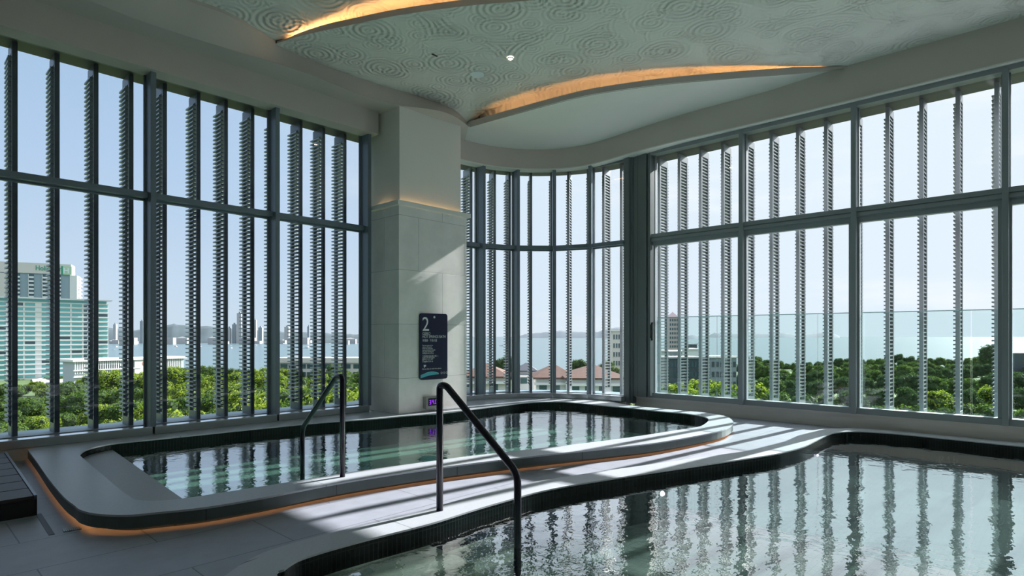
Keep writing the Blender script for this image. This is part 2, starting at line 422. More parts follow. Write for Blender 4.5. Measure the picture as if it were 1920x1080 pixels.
lt = [-2.34, -.82, .70, 2.23, 3.75, 5.22]
for a, b in zip(lt, lt[1:]): bay(FL, a, b, M['glass_l'], M['frame'])
for i in range(5):
    fr, ln = facet(i); bay(fr, 0, ln, M['glass'], M['frame'], endm=(i < 4))
rt = [-5.40, -3.79, -2.21, -.58, 1.02, 2.62, 4.22]
for a, b in zip(rt, rt[1:]): rw = bay(FR, a, b, M['glass'], M['frame_r'], right=True)
w6 = bpy.data.objects['window_11']
# sliding sash pull
b = MB(FR); b.box(-5.395, -5.375, -.13, -.095, 1.26, 1.50); b.box(-5.40, -5.37, -.10, -.085, 1.22, 1.54); b.build('handle', M['black'], w6, bevel=.004)

# corner post between the curved and the straight glazing
b = MB(FR)
b.box(-5.87, -5.76, -.24, .06, .10, 4.55); b.box(-5.76, -5.72, -.19, .06, .10, 4.55); b.box(-5.72, -5.46, -.16, .06, .22, 4.55); b.box(-5.46, -5.44, -.11, .06, .22, 4.55); b.box(-5.44, -5.39, -.14, .06, .22, 4.55)
b.box(-5.64, -5.63, -.168, -.15, .22, 4.55)
struct(b.build('trim_1', M['frame_dark'], bevel=.004))
# low stone wall below the right-hand windows
b = MB(FR); b.box(-5.76, 7, -.055, .12, -.02, .205); b.box(-5.76, 7, -.085, .12, .198, .215)
struct(b.build('wall_right', M['wallstone']))
# left wall base below sills
b = MB(FL); b.box(-4, 5.3, -.185, .12, -.3, .125); struct(b.build('wall_left', M['wallstone']))
# base below curve
b = MB()
for i in range(5):
    fr, ln = facet(i); bb = MB(fr); bb.box(-.01, ln+.01, -.10, .1, -.3, .125)
    o = len(b.v); b.v += bb.v; b.f += [tuple(o+k for k in f) for f in bb.f]
struct(b.build('wall_corner', M['wallstone']))

# outer ledge and outer soffit
def ring_out(z0, z1, n0, n1, name, m):
    b = MB(FL); b.box(-4, CC[0], n0, n1, z0, z1)
    b2 = MB(FR); b2.box(-CC[1], 7, n0+.02, n1, z0, z1)
    b.v, o = b.v+b2.v, len(b.v); b.f += [tuple(o+k for k in f) for f in b2.f]
    a = [Vector((CC[0]+(CR+n0)*math.sin(math.radians(t)), CC[1]+(CR+n0)*math.cos(math.radians(t)), 0)) for t in range(0, 91, 6)]
    c = [Vector((CC[0]+(CR+n1)*math.sin(math.radians(t)), CC[1]+(CR+n1)*math.cos(math.radians(t)), 0)) for t in range(0, 91, 6)]
    up = lambda r, z: [Vector((p.x, p.y, z)) for p in r]
    b.loft([up(a, z0), up(c, z0), up(c, z1), up(a, z1), up(a, z0)])
    return b.build(name, m)
struct(ring_out(.06, .20, .04, .72, 'trim_2', M['ledge_out']))
struct(ring_out(4.5, 4.62, .03, .46, 'trim_3', M['soffit_out']))

# ------------------------------------------------------------------ sun-shade fins
def make_fin(m, m2, m3):
    r = empty('louver_fin')
    b = MB(); b.box(-.048, 0, 0, .045, .18, 4.5); b.build('inner_post', m2, r, bevel=.003)
    b = MB(); b.box(-.048, 0, .255, .30, .18, 4.5); b.build('outer_post', m3, r, bevel=.003)
    b = MB(); z = .36
    while z < 4.34:
        i = len(b.v)
        t = .017
        for q in ((-.078, .05), (-.004, .05), (-.004, .33), (-.078, .33)):
            b.v.append((q[0], q[1], z)); b.v.append((q[0], q[1], z+t))
        for f in ((0, 2, 4, 6), (7, 5, 3, 1), (0, 1, 3, 2), (2, 3, 5, 4), (4, 5, 7, 6), (6, 7, 1, 0)): b.f.append(tuple(i+k for k in f))
        z += .0545
    b.build('louver_slats', m, r)
    b = MB(); b.box(-.05, .002, .03, .27, .18, .31); b.build('foot_bracket', m2, r)
    b = MB(); b.box(-.05, .002, .03, .27, 4.38, 4.5); b.build('head_bracket', m2, r)
    return r
finL = make_fin(M['slat_l'], M['fin'], M['slat_l']); finR = make_fin(M['fin_r'], M['fin_r'], M['fin_r'])
used = {'L': False, 'R': False}
def place_fin(k, fr, t, n, label, group):
    src = finL if k == 'L' else finR
    o = src if not used[k] else dup(src)
    used[k] = True
    oo, tt, nn = fr
    o.location = (oo[0]+tt[0]*t+nn[0]*n, oo[1]+tt[1]*t+nn[1]*n, 0)
    # local x along t, local y outward; t x n must be right-handed or mirrored
    ang = math.atan2(tt[1], tt[0]); o.rotation_euler = (0, 0, ang)
    tag(o, label, 'sun-shade fin', group)
    return o
GL = 'slatted fins outside the left window wall'; GC = 'slatted fins outside the curved corner windows'; GR = 'slatted fins outside the right window wall'
lf = [.66, 1.03, 1.40, 1.77, 2.13, 2.50, 2.90, 3.25, 3.61, 3.97, 4.33, 4.70, 5.07]
nv = 0
for t in lf:
    if t < .9: lab = 'dark slatted fin at the extreme left edge outside the left window'
    elif t == 3.97: lab = 'dark slatted fin mostly behind the second tall mullion of the left window wall'
    elif t == lf[-1]: lab = 'dark slatted fin nearest the stone column outside the left window wall'
    else:
        lab = 'dark slatted fin, %s from the left outside the left window wall' % ORD[nv]
    if t >= .9: nv += 1
    place_fin('L', FL, t, .22, lab, GL)
for t in (-.45, -1.2): pass
def circ_t(px, R):
    """angle on the circle of radius R seen at photo column px"""
    X = (px-960)/F; d = Vector((cu[0]*X+cu[1], cv[0]*X+cv[1])).normalized()
    c = Vector(CC); bq = d.dot(c); cc = c.dot(c)-R*R; s = bq+math.sqrt(bq*bq-cc); p = d*s-c
    return math.atan2(p.x, p.y)
for i, (px, side) in enumerate(((886, 1), (930, 1), (958, 1), (998, 1), (1036, 1), (1063, 0), (1100, 0), (1129, 0), (1162, 0))):
    a = circ_t(px, CR+.22)
    if side == 0: a += .048/(CR+.22)
    tt = (math.cos(a), -math.sin(a)); nn = (math.sin(a), math.cos(a))
    fr = (CC, tt, nn)
    place_fin('R', fr, 0, CR+.22, 'grey slatted fin, %s from the column outside the curved corner windows' % ORD[i], GC)
rf = [5.45-.395*i for i in range(13)]
for i, v in enumerate(rf):
    place_fin('R', FR, -v+.048, .22, 'grey slatted fin, %s from the dark corner post outside the right windows' % ORD[i], GR)
# the same fins continue past the picture edge (they shade the floor)
for i in range(1, 12):
    if i == 1: continue
    place_fin('R', FR, -(rf[-1]-.395*i)+.048, .22, 'grey slatted fin outside the right windows beyond the picture edge', GR)

# ------------------------------------------------------------------ glass balustrade outside the right windows
bal = tag(empty('glass_balustrade', (UW+.13, 2.5, .18)), 'greenish glass balustrade with thin top edge outside the right windows', 'balustrade')
edges = [-5.6, -4.3, -2.75, -.93, .9, 2.6, 4.15]
for a, c in zip(edges, edges[1:]):
    b = MB(FR); b.box(a+.006, c-.006, .12, .135, .18, 1.625); b.build('glass_panel', M['balus'], bal)
b = MB(FR); b.box(edges[0], edges[-1], .115, .14, 1.625, 1.637); b.build('top_edge', M['glassedge'], bal)

# ------------------------------------------------------------------ column
colm = tag(empty('column', (5.32, 7.33, .1)), 'pale stone-clad square column with a projecting cornice between the window walls', 'column')
b = MB(); b.box(5.32, 6.69, 7.33, 8.10, .131, 3.26); b.build('stone_cladding', M['stone'], colm, bevel=.004)
b = MB(); b.box(5.39, 6.63, 7.41, 8.4, 3.24, 4.86); b.build('plaster_shaft', M['plaster_light'], colm, bevel=.004)
b = MB(); b.box(5.27, 6.74, 7.28, 7.345, 3.262, 3.33); b.box(5.27, 5.335, 7.345, 8.02, 3.262, 3.33); b.box(6.675, 6.74, 7.345, 8.2, 3.262, 3.33)
b.build('cornice', M['plaster_light'], colm, bevel=.004)
led = tag(empty('cornice_light', (5.36, 7.37, 3.27)), 'warm hidden light strip behind the cornice of the stone column', 'light strip')
b = MB(); b.box(5.36, 6.65, 7.37, 7.385, 3.265, 3.285); b.box(5.355, 5.37, 7.60, 7.95, 3.265, 3.285); b.build('light_strip', M['led_col'], led)

# sign on the column
def onF(x, y, off=0, v=7.33):   # point of the column front seen at photo x, y
    t = (x-960)/F; Y = v/(cv[0]*t+cv[1]); return Vector(((cu[0]*t+cu[1])*Y, v-off, CH-(y-630)*Y/F))
p0 = onF(788, 587, v=7.295); p1 = onF(839, 712, v=7.295); x0, x1 = p0.x, p1.x
zt_, zb_ = p0.z, onF(788, 713, v=7.295).z
sw, sh = x1-x0, zt_-zb_
sg = tag(empty('information_sign', (x0, 7.33, zb_)), 'navy blue information sign numbered 2 on the stone column', 'sign')
def rrect(x0, x1, z0, z1, r, y0, y1):
    pts = []
    for cx, cz, a0 in ((x1-r, z1-r, 0), (x0+r, z1-r, 90), (x0+r, z0+r, 180), (x1-r, z0+r, 270)):
        for k in range(5): a = math.radians(a0+22.5*k); pts.append((cx+r*math.cos(a), cz+r*math.sin(a)))
    mb = MB(); n = len(pts)
    mb.v = [(p[0], y0, p[1]) for p in pts]+[(p[0], y1, p[1]) for p in pts]
    mb.f = [tuple(range(n)), tuple(range(2*n-1, n-1, -1))]+[(k, (k+1) % n, n+(k+1) % n, n+k) for k in range(n)]
    return mb
rrect(x0, x1, zb_, zt_, .04, 7.295, 7.322).build('board', M['navy'], sg)
def text(s, x, z, size, m, parent, name, y=7.293, sx=1.0, rotz=0, ext=.0006, origin_xy=None, align='LEFT', bold=0):
    cu_ = bpy.data.curves.new(name, 'FONT'); cu_.body = s; cu_.size = size; cu_.extrude = ext; cu_.align_x = align; cu_.offset = bold; cu_.resolution_u = 3
    o = bpy.data.objects.new('tmp', cu_); COL.objects.link(o)
    dg = bpy.context.evaluated_depsgraph_get(); dg.update()
    me = bpy.data.meshes.new_from_object(o.evaluated_get(dg)); bpy.data.objects.remove(o)
    me.name = name; me.materials.clear(); me.materials.append(m)
    q = bpy.data.objects.new(name, me); COL.objects.link(q); q.rotation_euler = (PI/2, 0, rotz); q.scale = (sx, 1, 1)
    base = Vector((x, y, z)) if origin_xy is None else Vector((origin_xy[0], origin_xy[1], z))
    q.parent = parent; q.location = base-parent.location if parent else base
    return q
def sz(f): return zt_-f*sh
text('2', x0+.055*sw, sz(.265), .30*sw*1.9, M['white'], sg, 'lettering', sx=.95)
text('GERO', x0+.07*sw, sz(.325), .11*sw, M['white'], sg, 'lettering')
text('HOT SPRINGS BATH', x0+.07*sw, sz(.37), .11*sw, M['white'], sg, 'lettering', sx=.86)
text('天領泉 · 下呂の湯', x0+.07*sw, sz(.425), .085*sw, M['white'], sg, 'lettering', sx=.8)
lines = ['Gero hot springs has the', 'subtle of a therapeutic', 'alkaline hot spring water,', 'commonly known for beautiful', 'skin, gently smoothing and', 'soothing the skin and body.']
for i, s in enumerate(lines): text(s, x0+.07*sw, sz(.49+.024*i), .05*sw, M['white'], sg, 'lettering', sx=.75)
for i, s in enumerate(['下呂温泉の湯は肌に優しく', 'なめらかで体を温め', '疲れをいやします']): text(s, x0+.07*sw, sz(.655+.024*i), .055*sw, M['white'], sg, 'lettering', sx=.9)
text('Depth 0.6 m', x0+.07*sw, sz(.735), .075*sw, M['white'], sg, 'lettering')
text('Do not dive or swim here please', x0+.07*sw, sz(.845), .052*sw, M['white'], sg, 'lettering')
text('D O O', x0+.74*sw, sz(.925), .09*sw, M['white'], sg, 'lettering')
# pictogram, round fixing, wave
b = MB()
b.quad((x0+.12*sw, 7.2925, sz(.80)), (x0+.20*sw, 7.2925, sz(.80)), (x0+.20*sw, 7.2925, sz(.775)), (x0+.12*sw, 7.2925, sz(.775)))
b.quad((x0+.13*sw, 7.2925, sz(.815)), (x0+.15*sw, 7.2925, sz(.815)), (x0+.17*sw, 7.2925, sz(.80)), (x0+.13*sw, 7.2925, sz(.80))); b.build('pictogram', M['white'], sg)
b = MB(); c0 = (x0+.5*sw, sz(.055)); b.v = [(c0[0]+.018*math.cos(a*PI/8), 7.288, c0[1]+.018*math.sin(a*PI/8)) for a in range(16)]+[(c0[0]+.018*math.cos(a*PI/8), 7.296, c0[1]+.018*math.sin(a*PI/8)) for a in range(16)]
b.f = [tuple(range(16))]+[(k, (k+1) % 16, 16+(k+1) % 16, 16+k) for k in range(16)]; b.build('fixing_stud', M['white'], sg)
def wave(f, lo, hi, y, m):
    b = MB(); n = 18; up = []; dn = []
    for k in range(n+1):
        t = k/n; x = x0+.01*sw+t*.66*sw
        up.append((x, y, sz(hi(t)))); dn.append((x, y, sz(lo(t))))
    b.v = up+dn; b.f = [(k, k+1, n+1+k+1, n+1+k) for k in range(n)]; b.build('wave_graphic', m, sg)
wave(0, lambda t: .972-.045*t-.012*math.sin(t*PI), lambda t: .93-.05*math.sin(t*PI*.85)+.0*t, 7.2935, M['teal'])
wave(0, lambda t: .925-.04*math.sin(t*PI*.85)+.004*t, lambda t: .93-.05*math.sin(t*PI*.85), 7.293, M['teal2'])

# temperature display
q0 = onF(799, 744.5, v=7.25); q1 = onF(828, 764, v=7.25)
td = tag(empty('temperature_display', (q0.x, 7.33, q1.z)), 'small steel thermometer display with violet digits low on the column', 'thermometer')
rrect(q0.x, q1.x, q1.z, q0.z, .012, 7.25, 7.328).build('housing', M['steel'], td)
w_ = q1.x-q0.x; h_ = q0.z-q1.z
b = MB(); b.box(q0.x+.14*w_, q1.x-.06*w_, 7.246, 7.252, q1.z+.24*h_, q0.z-.14*h_); b.build('screen', M['black'], td)
SEG = {'3': 'abgcd', '4': 'fgbc', '0': 'abcdef'}
dx = q0.x+.19*w_
b = MB(); dw = .105*w_; dh = .36*h_; zz = q1.z+.36*h_; th = .008; y0, y1 = 7.243, 7.245
for ch in '340':
    for s in SEG[ch]:
        bx = {'a': (dx, dx+dw, zz+dh-th, zz+dh), 'g': (dx, dx+dw, zz+dh/2-th/2, zz+dh/2+th/2), 'd': (dx, dx+dw, zz, zz+th),
              'f': (dx, dx+th, zz+dh/2, zz+dh), 'b': (dx+dw-th, dx+dw, zz+dh/2, zz+dh), 'e': (dx, dx+th, zz, zz+dh/2), 'c': (dx+dw-th, dx+dw, zz, zz+dh/2)}[s]
        b.box(bx[0], bx[1], y0, y1, bx[2], bx[3])
    if ch == '4': b.box(dx+dw+.012, dx+dw+.022, y0, y1, zz, zz+.012)
    dx += dw+.026
b.build('digits', M['digit'], td)

# ------------------------------------------------------------------ pools
ZR = .13            # top of the raised rim of the near... far pool
out1 = [P(*q, ZR) for q in ((51, 842), (69, 866), (92, 899), (119, 931), (139, 947), (151, 956), (181, 963), (236, 965.5), (292, 960.5), (383, 951), (480, 935), (532, 925), (659, 901), (819, 877), (956, 860), (1069, 847.5), (1160, 838), (1237, 829), (1322, 814), (1361, 804), (1375, 793), (1367, 783), (1350, 778), (1321, 773.5), (1290, 770.6), (1240, 766), (1182, 760))]
out1 = [out1[0]]+smooth_poly(out1[1:], 4)
# back edge runs under the curved sill and under the left sill
back = [Vector((CC[0]+1.92*math.sin(math.radians(a)), CC[1]+1.92*math.cos(math.radians(a)), ZR)) for a in range(84, -1, -7)]
out1c = out1+back+[Vector((6.7, 7.97, ZR)), Vector((5.6, 7.96, ZR)), Vector((1.2, 7.96, ZR))]
inn1 = [P(*q, ZR) for q in ((150, 853), (155.5, 846.7), (167, 841), (189, 835.5), (222, 830), (292, 823), (389, 813), (480, 803.6), (600, 792), (694, 785.6), (747, 780.6), (785, 777.5), (830, 774.5), (889, 766.8), (936, 761), (974, 756.3), (1000, 754), (1030, 753), (1060, 753.5), (1100, 757), (1140, 761), (1185, 765), (1235, 770.6), (1284, 775), (1310, 778.8), (1326, 783.5), (1328, 789), (1318, 797), (1305, 801), (1265, 807), (1181, 820), (1069, 834), (956, 846.5), (877, 855.5), (829, 862), (729, 875), (665, 884), (572, 899), (420, 923), (340, 935), (290, 939), (255, 937), (242, 929.6), (230, 922), (198, 895), (160, 863))]
inn1 = smooth_poly(inn1, 3, close=True)
def fill_between(outer, inner, z, name, m, parent, th=.0):
    """flat ring between two closed outlines"""
    bm = bmesh.new()
    eds = []
    for ring in (outer, inner):
        vs = [bm.verts.new((p.x, p.y, z)) for p in ring]
        for k in range(len(vs)): eds.append(bm.edges.new((vs[k], vs[(k+1) % len(vs)])))
    bmesh.ops.triangle_fill(bm, use_beauty=True, use_dissolve=False, edges=eds)
    for f in bm.faces:
        f.normal_update()
        if f.normal.z < 0: f.normal_flip()
    me = bpy.data.meshes.new(name); bm.to_mesh(me); bm.free(); me.materials.append(m)
    o = bpy.data.objects.new(name, me); COL.objects.link(o)
    if parent: o.parent = parent; o.location = -parent.location
    if th:
        s = o.modifiers.new('thick', 'SOLIDIFY'); s.thickness = th; s.offset = -1
    return o
pool1 = tag(empty('hot_spring_pool', (4, 5, 0)), 'raised curved pool with pale stone rim beside the stone column', 'pool')
fill_between(out1c, inn1, ZR, 'rim_coping', M['coping'], pool1, th=.014)
def flat(pts, z, name, m, parent=None):
    bm = bmesh.new(); vs = [bm.verts.new((p.x, p.y, z)) for p in pts]
    eds = [bm.edges.new((vs[k], vs[(k+1) % len(vs)])) for k in range(len(vs))]
    bmesh.ops.triangle_fill(bm, use_beauty=True, use_dissolve=False, edges=eds)
    for f in bm.faces:
        f.normal_update()
        if f.normal.z < 0: f.normal_flip()
    me = bpy.data.meshes.new(name); bm.to_mesh(me); bm.free(); me.materials.append(m)
    o = bpy.data.objects.new(name, me); COL.objects.link(o)
    if parent: o.parent = parent; o.location = -parent.location
    return o
def ribbon(pts, z0, z1, name, m, parent, close=False):
    b = MB(); n = len(pts)
    b.v = [(p.x, p.y, z0) for p in pts]+[(p.x, p.y, z1) for p in pts]
    b.f = [(k, (k+1) % n, n+(k+1) % n, n+k) for k in range(n if close else n-1)]
    return b.build(name, m, parent)
fas = offset_poly(out1, .004)
# travel of out1: left -> front -> right -> back ; interior lies to its left
def band(pts, w, z0, z1, name, m, parent):
    a = pts; c = offset_poly(pts, w); up = lambda r, z: [Vector((p.x, p.y, z)) for p in r]
    b = MB(); b.loft([up(a, z0), up(a, z1), up(c, z1), up(c, z0), up(a, z0)]); return b.build(name, m, parent)
band(fas, .03, .035, ZR-.014, 'fascia', M['fascia'], pool1)
band(offset_poly(out1, .09), .04, -.01, ZR-.03, 'plinth', M['fascia'], pool1)
ribbon(inn1, -.30, ZR-.014, 'basin_wall', M['mosaic'], pool1, True)
flat(inn1, -.27, 'basin_floor', M['poolfloor'], pool1)
W1 = .035
flat(offset_poly(inn1, -.0, True), W1, 'water', M['water1'], pool1)
# dry step at the left end
st = [P(202, 842.5, .06), P(344, 936, .06)]
stp = [p for p in inn1]
b0 = [P(*q, .06) for q in ((203, 838), (345, 937), (300, 948), (255, 946), (235, 930), (198, 900), (160, 868), (148, 856), (156, 845), (175, 838))]
mb = MB(); mb.prism([(p.x, p.y) for p in b0], -.27, .06); mb.build('entry_step', M['step_dry'], pool1)
# submerged block seen through the water near the rail
q = [P(*q, .02) for q in ((556, 888), (585, 880), (618, 889), (588, 905))]
mb = MB(); mb.prism([(p.x, p.y) for p in q], -.27, -.03); mb.build('submerged_step', M['step'], pool1)
# submerged bench along the back
bb = offset_poly(inn1, 0, True)
ls = tag(empty('floor_light', (3, 4, 0)), 'warm light strip hidden under the rim of the raised pool', 'light strip')
b = MB(); a = offset_poly(out1, .066); c = offset_poly(out1, .080); up = lambda r, z: [Vector((p.x, p.y, z)) for p in r]
b.loft([up(a, .062), up(c, .062)]); b.build('light_strip', M['led_low'], ls)

# big pool
ZC = .035
in2 = [P(*q, ZC) for q in ((520, 1080), (533, 1067), (546, 1057.5), (566, 1047), (611, 1032.5), (663, 1018), (714, 1004.8), (768, 991.5), (820, 977.5), (895, 953.8), (965, 933.8), (1007, 922.5), (1069, 910), (1181, 892), (1322, 871), (1440, 853.5), (1477, 846), (1505, 838.5), (1527, 828), (1552, 815.5), (1571, 810.5), (1609, 808.7), (1680, 813), (1800, 824.7), (1920, 836.5))]
near = [Vector((9.17, .1, ZC)), Vector((9.17, -1.5, ZC)), Vector((9.17, -4.3, ZC)), Vector((6.5, -4.5, ZC)), Vector((4.5, -2.4, ZC)), Vector((3.0, -.2, ZC)), Vector((2.2, 1.0, ZC)), Vector((1.6, 1.9, ZC)), Vector((1.33, 2.5, ZC))]
in2 = smooth_poly(in2+near, 4, close=True)
pool2 = tag(empty('swimming_pool', (5, 2, 0)), 'large free-form pool with flush pale coping in front of the right windows', 'pool')
o2 = offset_poly(in2, .27, True)
o2 = [Vector((min(p.x, 9.32), p.y, ZC)) for p in o2]
fill_between(o2, in2, ZC, 'coping', M['coping'], pool2, th=.012)
ribbon(o2, -.01, ZC-.012, 'coping_edge', M['coping'], pool2, True)
ribbon(in2, -.45, ZC-.012, 'basin_wall', M['mosaic'], pool2, True)
flat(in2, -.42, 'basin_floor', M['poolfloor2'], pool2)
W2 = -.055
c2 = P(900, 1060, W2)
M['water2'] = water_mat('lively_pool_water', (.80, .95, .925), 1.33, .195, 3.0, .20, chop=(c2.x, c2.y, W2, .3, 1.8, 1.9), top=.86)
flat(in2, W2, 'water', M['water2'], pool2)
# underwater steps by the front handrail and in the left corner
def steps(pl, zt, name):
    q = [P(a, c, zt) for a, c in pl]; mb = MB(); mb.prism([(p.x, p.y) for p in q], -.42, zt); mb.build(name, M['step'], pool2)
steps(((560, 1090), (800, 1020), (890, 1056), (800, 1110), (600, 1150)), -.11, 'submerged_step')
steps(((800, 1010), (872, 985), (965, 1018), (1000, 1062), (905, 1078)), -.20, 'submerged_step')
# underwater lamps on the basin wall
def lamp(x, ye, y, lab, s=.05):
    """round lamp on the basin wall: x, ye = coping edge above it in the photo, y = lamp in the photo"""
    q = P(x, ye, ZC); Y = (CH-ZC)*F/(ye-630); z = CH-(y-630)*Y/F
    k = min(range(len(in2)), key=lambda i: (in2[i]-q).length); d = (in2[(k+1) % len(in2)]-in2[k-1]); d.z = 0; d.normalize()
    n = Vector((d.y, -d.x, 0))
    if n.dot(Vector((5, -1, 0))-q) < 0: n = -n
    c = Vector((q.x, q.y, z)); o = empty('underwater_light', c); tag(o, lab, 'pool light', 'underwater lamps of the large pool')
    for nm, r0, r1, h0, h1, m in (('rim', s*1.25, s*1.25, 0, .012, M['steel']), ('lens', s, s*.7, .012, .028, M['poollamp'])):
        mb = MB(); N_ = 20
        for rr_, h in ((r0, h0), (r1, h1)): mb.v += [tuple(c+n*h+d*rr_*math.cos(2*PI*i/N_)+Vector((0, 0, rr_*math.sin(2*PI*i/N_)))) for i in range(N_)]
        mb.f = [(i, (i+1) % N_, N_+(i+1) % N_, N_+i) for i in range(N_)]+[tuple(range(N_, 2*N_))]
        mb.build(nm, m, o)
    return o

# ------------------------------------------------------------------ floor
flo = [Vector((-4, -5.2, 0)), Vector((9.5, -5.2, 0)), Vector((9.5, 6.2, 0)), Vector((8.9, 7.2, 0)), Vector((7.2, 8.2, 0)), Vector((-4, 8.2, 0))]
hole1 = offset_poly(out1, .18)[2:-2]
hole = [p for p in o2]
bm = bmesh.new(); eds = []
inset2 = offset_poly(in2, .13, True); inset2 = [Vector((min(p.x, 9.30), p.y, 0)) for p in inset2]
innb = offset_poly(inn1, .05, True)
if (innb[0]-inn1[0]).length and True: pass
# make sure the hole is larger than the basin outline
def area(r): return abs(sum(r[k].x*r[(k+1) % len(r)].y-r[(k+1) % len(r)].x*r[k].y for k in range(len(r)))/2)
for w in (.06, -.06):
    innb = offset_poly(inn1, w, True)
    if area(innb) > area(inn1): break
for w in (.13, -.13):
    inset2 = offset_poly(in2, w, True)
    if area(inset2) > area(in2): break
inset2 = [Vector((min(p.x, 9.32), p.y, 0)) for p in inset2]
for ring in (flo, innb, inset2):
    vs = [bm.verts.new((p.x, p.y, 0)) for p in ring]
    for k in range(len(vs)): eds.append(bm.edges.new((vs[k], vs[(k+1) % len(vs)])))
bmesh.ops.triangle_fill(bm, use_beauty=True, use_dissolve=False, edges=eds)
for f in bm.faces:
    f.normal_update()
    if f.normal.z < 0: f.normal_flip()
me = bpy.data.meshes.new('floor'); bm.to_mesh(me); bm.free(); me.materials.append(M['floor'])
o = bpy.data.objects.new('floor', me); COL.objects.link(o); struct(o)

# ------------------------------------------------------------------ handrails
def rail(name, base, ang, reach, z0, ztop, zk, zend, label, r=.025, flat_len=.10):
    """two-post pool rail: upright at base, short level top, slope down, second upright into the water"""
    d = Vector((math.cos(ang), math.sin(ang), 0)); B = Vector((base.x, base.y, z0))
    e = empty(name, B); tag(e, label, 'handrail', 'pool handrails')
    path = [B-Vector((0, 0, .02)), Vector((B.x, B.y, ztop)), Vector((B.x, B.y, ztop))+d*flat_len, Vector((B.x, B.y, zk))+d*reach, Vector((B.x, B.y, zend))+d*reach]
    path = fillet(path, .07, 7)
    tube(path, r, 'rail_tube', M['rail'], e, seg=18, origin=B)
    return e
def rail_px(name, bx, by, z0, ytop, dirpx, kx, ky, zend, label, r, flat_px):
    B = P(bx, by, z0); YB = (CH-z0)*F/(by-630)
    ztop = CH-(ytop-630)*YB/F - 0
    # second upright: on the line from B with plan direction dirv, at photo column kx
    t = (kx-960)/F; dv = dirpx
    # solve B + s*dv on the ray of column kx :  X/Y = t
    cX = lambda p: p.x*cu[0]+p.y*cv[0]; cY = lambda p: p.x*cu[1]+p.y*cv[1]
    s = (t*cY(B)-cX(B))/(cX(dv)-t*cY(dv))
    Q = B+dv*s; zk = CH-(ky-630)*cY(Q)/F
    return rail(name, B, math.atan2(dv.y*s, dv.x*s), abs(s)*1.0, z0, ztop, zk, zend, label, r, flat_px)
# rail of the raised pool: perpendicular to its rim
a = P(560, 920, ZR); c = P(700, 894, ZR); d = (c-a).normalized(); perp = Vector((-d.y, d.x, 0))
rail_px('handrail', 642, 894, ZR, 706, perp, 567, 803, -.35, 'navy tubular handrail standing on the raised pool rim', .0215, .10)
a = P(768, 975, ZC); c = P(895, 938, ZC); d = (c-a).normalized(); perp = Vector((d.y, -d.x, 0))
rail_px('handrail', 824.5, 957, ZC, 722, perp, 970.5, 888, -.35, 'navy tubular handrail standing on the coping of the large pool in front', .0245, .07)

# ------------------------------------------------------------------ plaster fascias above the windows
b = MB(FL); b.box(-4, 5.33, -.28, -.02, 4.44, 4.80); struct(b.build('trim_4', M['plaster'], bevel=.006))
fp = [Vector((6.5, 7.93, 0)), Vector((6.9, 7.93, 0))]+[Vector((CC[0]+1.88*math.sin(math.radians(a)), CC[1]+1.88*math.cos(math.radians(a)), 0)) for a in range(0, 85, 9)]+[Vector((9.06, 5.7, 0)), Vector((9.11, 5.2, 0)), Vector((9.17, 4.4, 0)), Vector((9.21, 3.2, 0)), Vector((9.22, 1.5, 0)), Vector((9.22, -1, 0)), Vector((9.22, -5.2, 0))]
fp = smooth_poly(fp, 3)
def ramp(x, a, b_, c_, d_): t = min(1, max(0, (x-a)/(b_-a))); t = t*t*(3-2*t); return c_+(d_-c_)*t
fp = resample(fp, 80)
zbot = [ramp(-p.y, -7.0, -4.6, 4.44, 4.555) for p in fp]
ztp = [ramp(-p.y, -7.2, -4.2, 4.82, 5.0)+ramp(-p.y, -3.6, -2.2, 0, .06) for p in fp]
back_ = [p+Vector((.16 if p.y < 5.6 else .0, 0, 0)) for p in fp]
def outw(p):
    if p.y < 6.05: return Vector((1, 0, 0))
    v = Vector((p.x-CC[0], p.y-CC[1], 0)); 
    if p.x < CC[0]: return Vector((0, 1, 0))
    return v.normalized()
bk = [p+outw(p)*.20 for p in fp]
b = MB(); S3 = lambda r, z: [Vector((p.x, p.y, zz)) for p, zz in zip(r, z)]
b.loft([S3(fp, zbot), S3(fp, ztp)]); struct(b.build('trim_5', M['plaster'], smooth=True))
b = MB(); lip = [p-outw(p)*.012 for p in fp]; b.loft([S3(bk, zbot), S3(fp, zbot)])
b.loft([S3(fp, zbot), S3(lip, zbot), S3(lip, [z+.018 for z in zbot]), S3(fp, [z+.018 for z in zbot])]); struct(b.build('trim_6', M['plaster_light']))

# ------------------------------------------------------------------ ceiling
ceil = struct(empty('ceiling', (0, 0, 4.8)))
def PR(lst, z):
    """rail of points: photo positions at height z (number or (z0, z1) run)"""
    n = len(lst); out = []
    for i, q in enumerate(lst):
        zz = z if not isinstance(z, tuple) else z[0]+(z[1]-z[0])*i/(n-1)
        if len(q) == 3: zz = q[2]
        out.append(P(q[0], q[1], zz))
    return out
# lower smooth panel C : near lip and far edge (top of the fascia)
lipC = PR([(878, 237.5, 4.80), (906, 229.7, 4.80), (940, 220, 4.80), (1000, 203.6, 4.80), (1060, 188, 4.81), (1120, 175, 4.82), (1240, 158, 4.85), (1383, 145, 4.90), (1479, 138, 4.95), (1575, 128.5, 5.02), (1623, 121.5, 5.05)], 0)
lipC = resample(smooth_poly(lipC, 5), 44)
far = [Vector((p.x, p.y, z)) for p, z in zip(fp, ztp)]
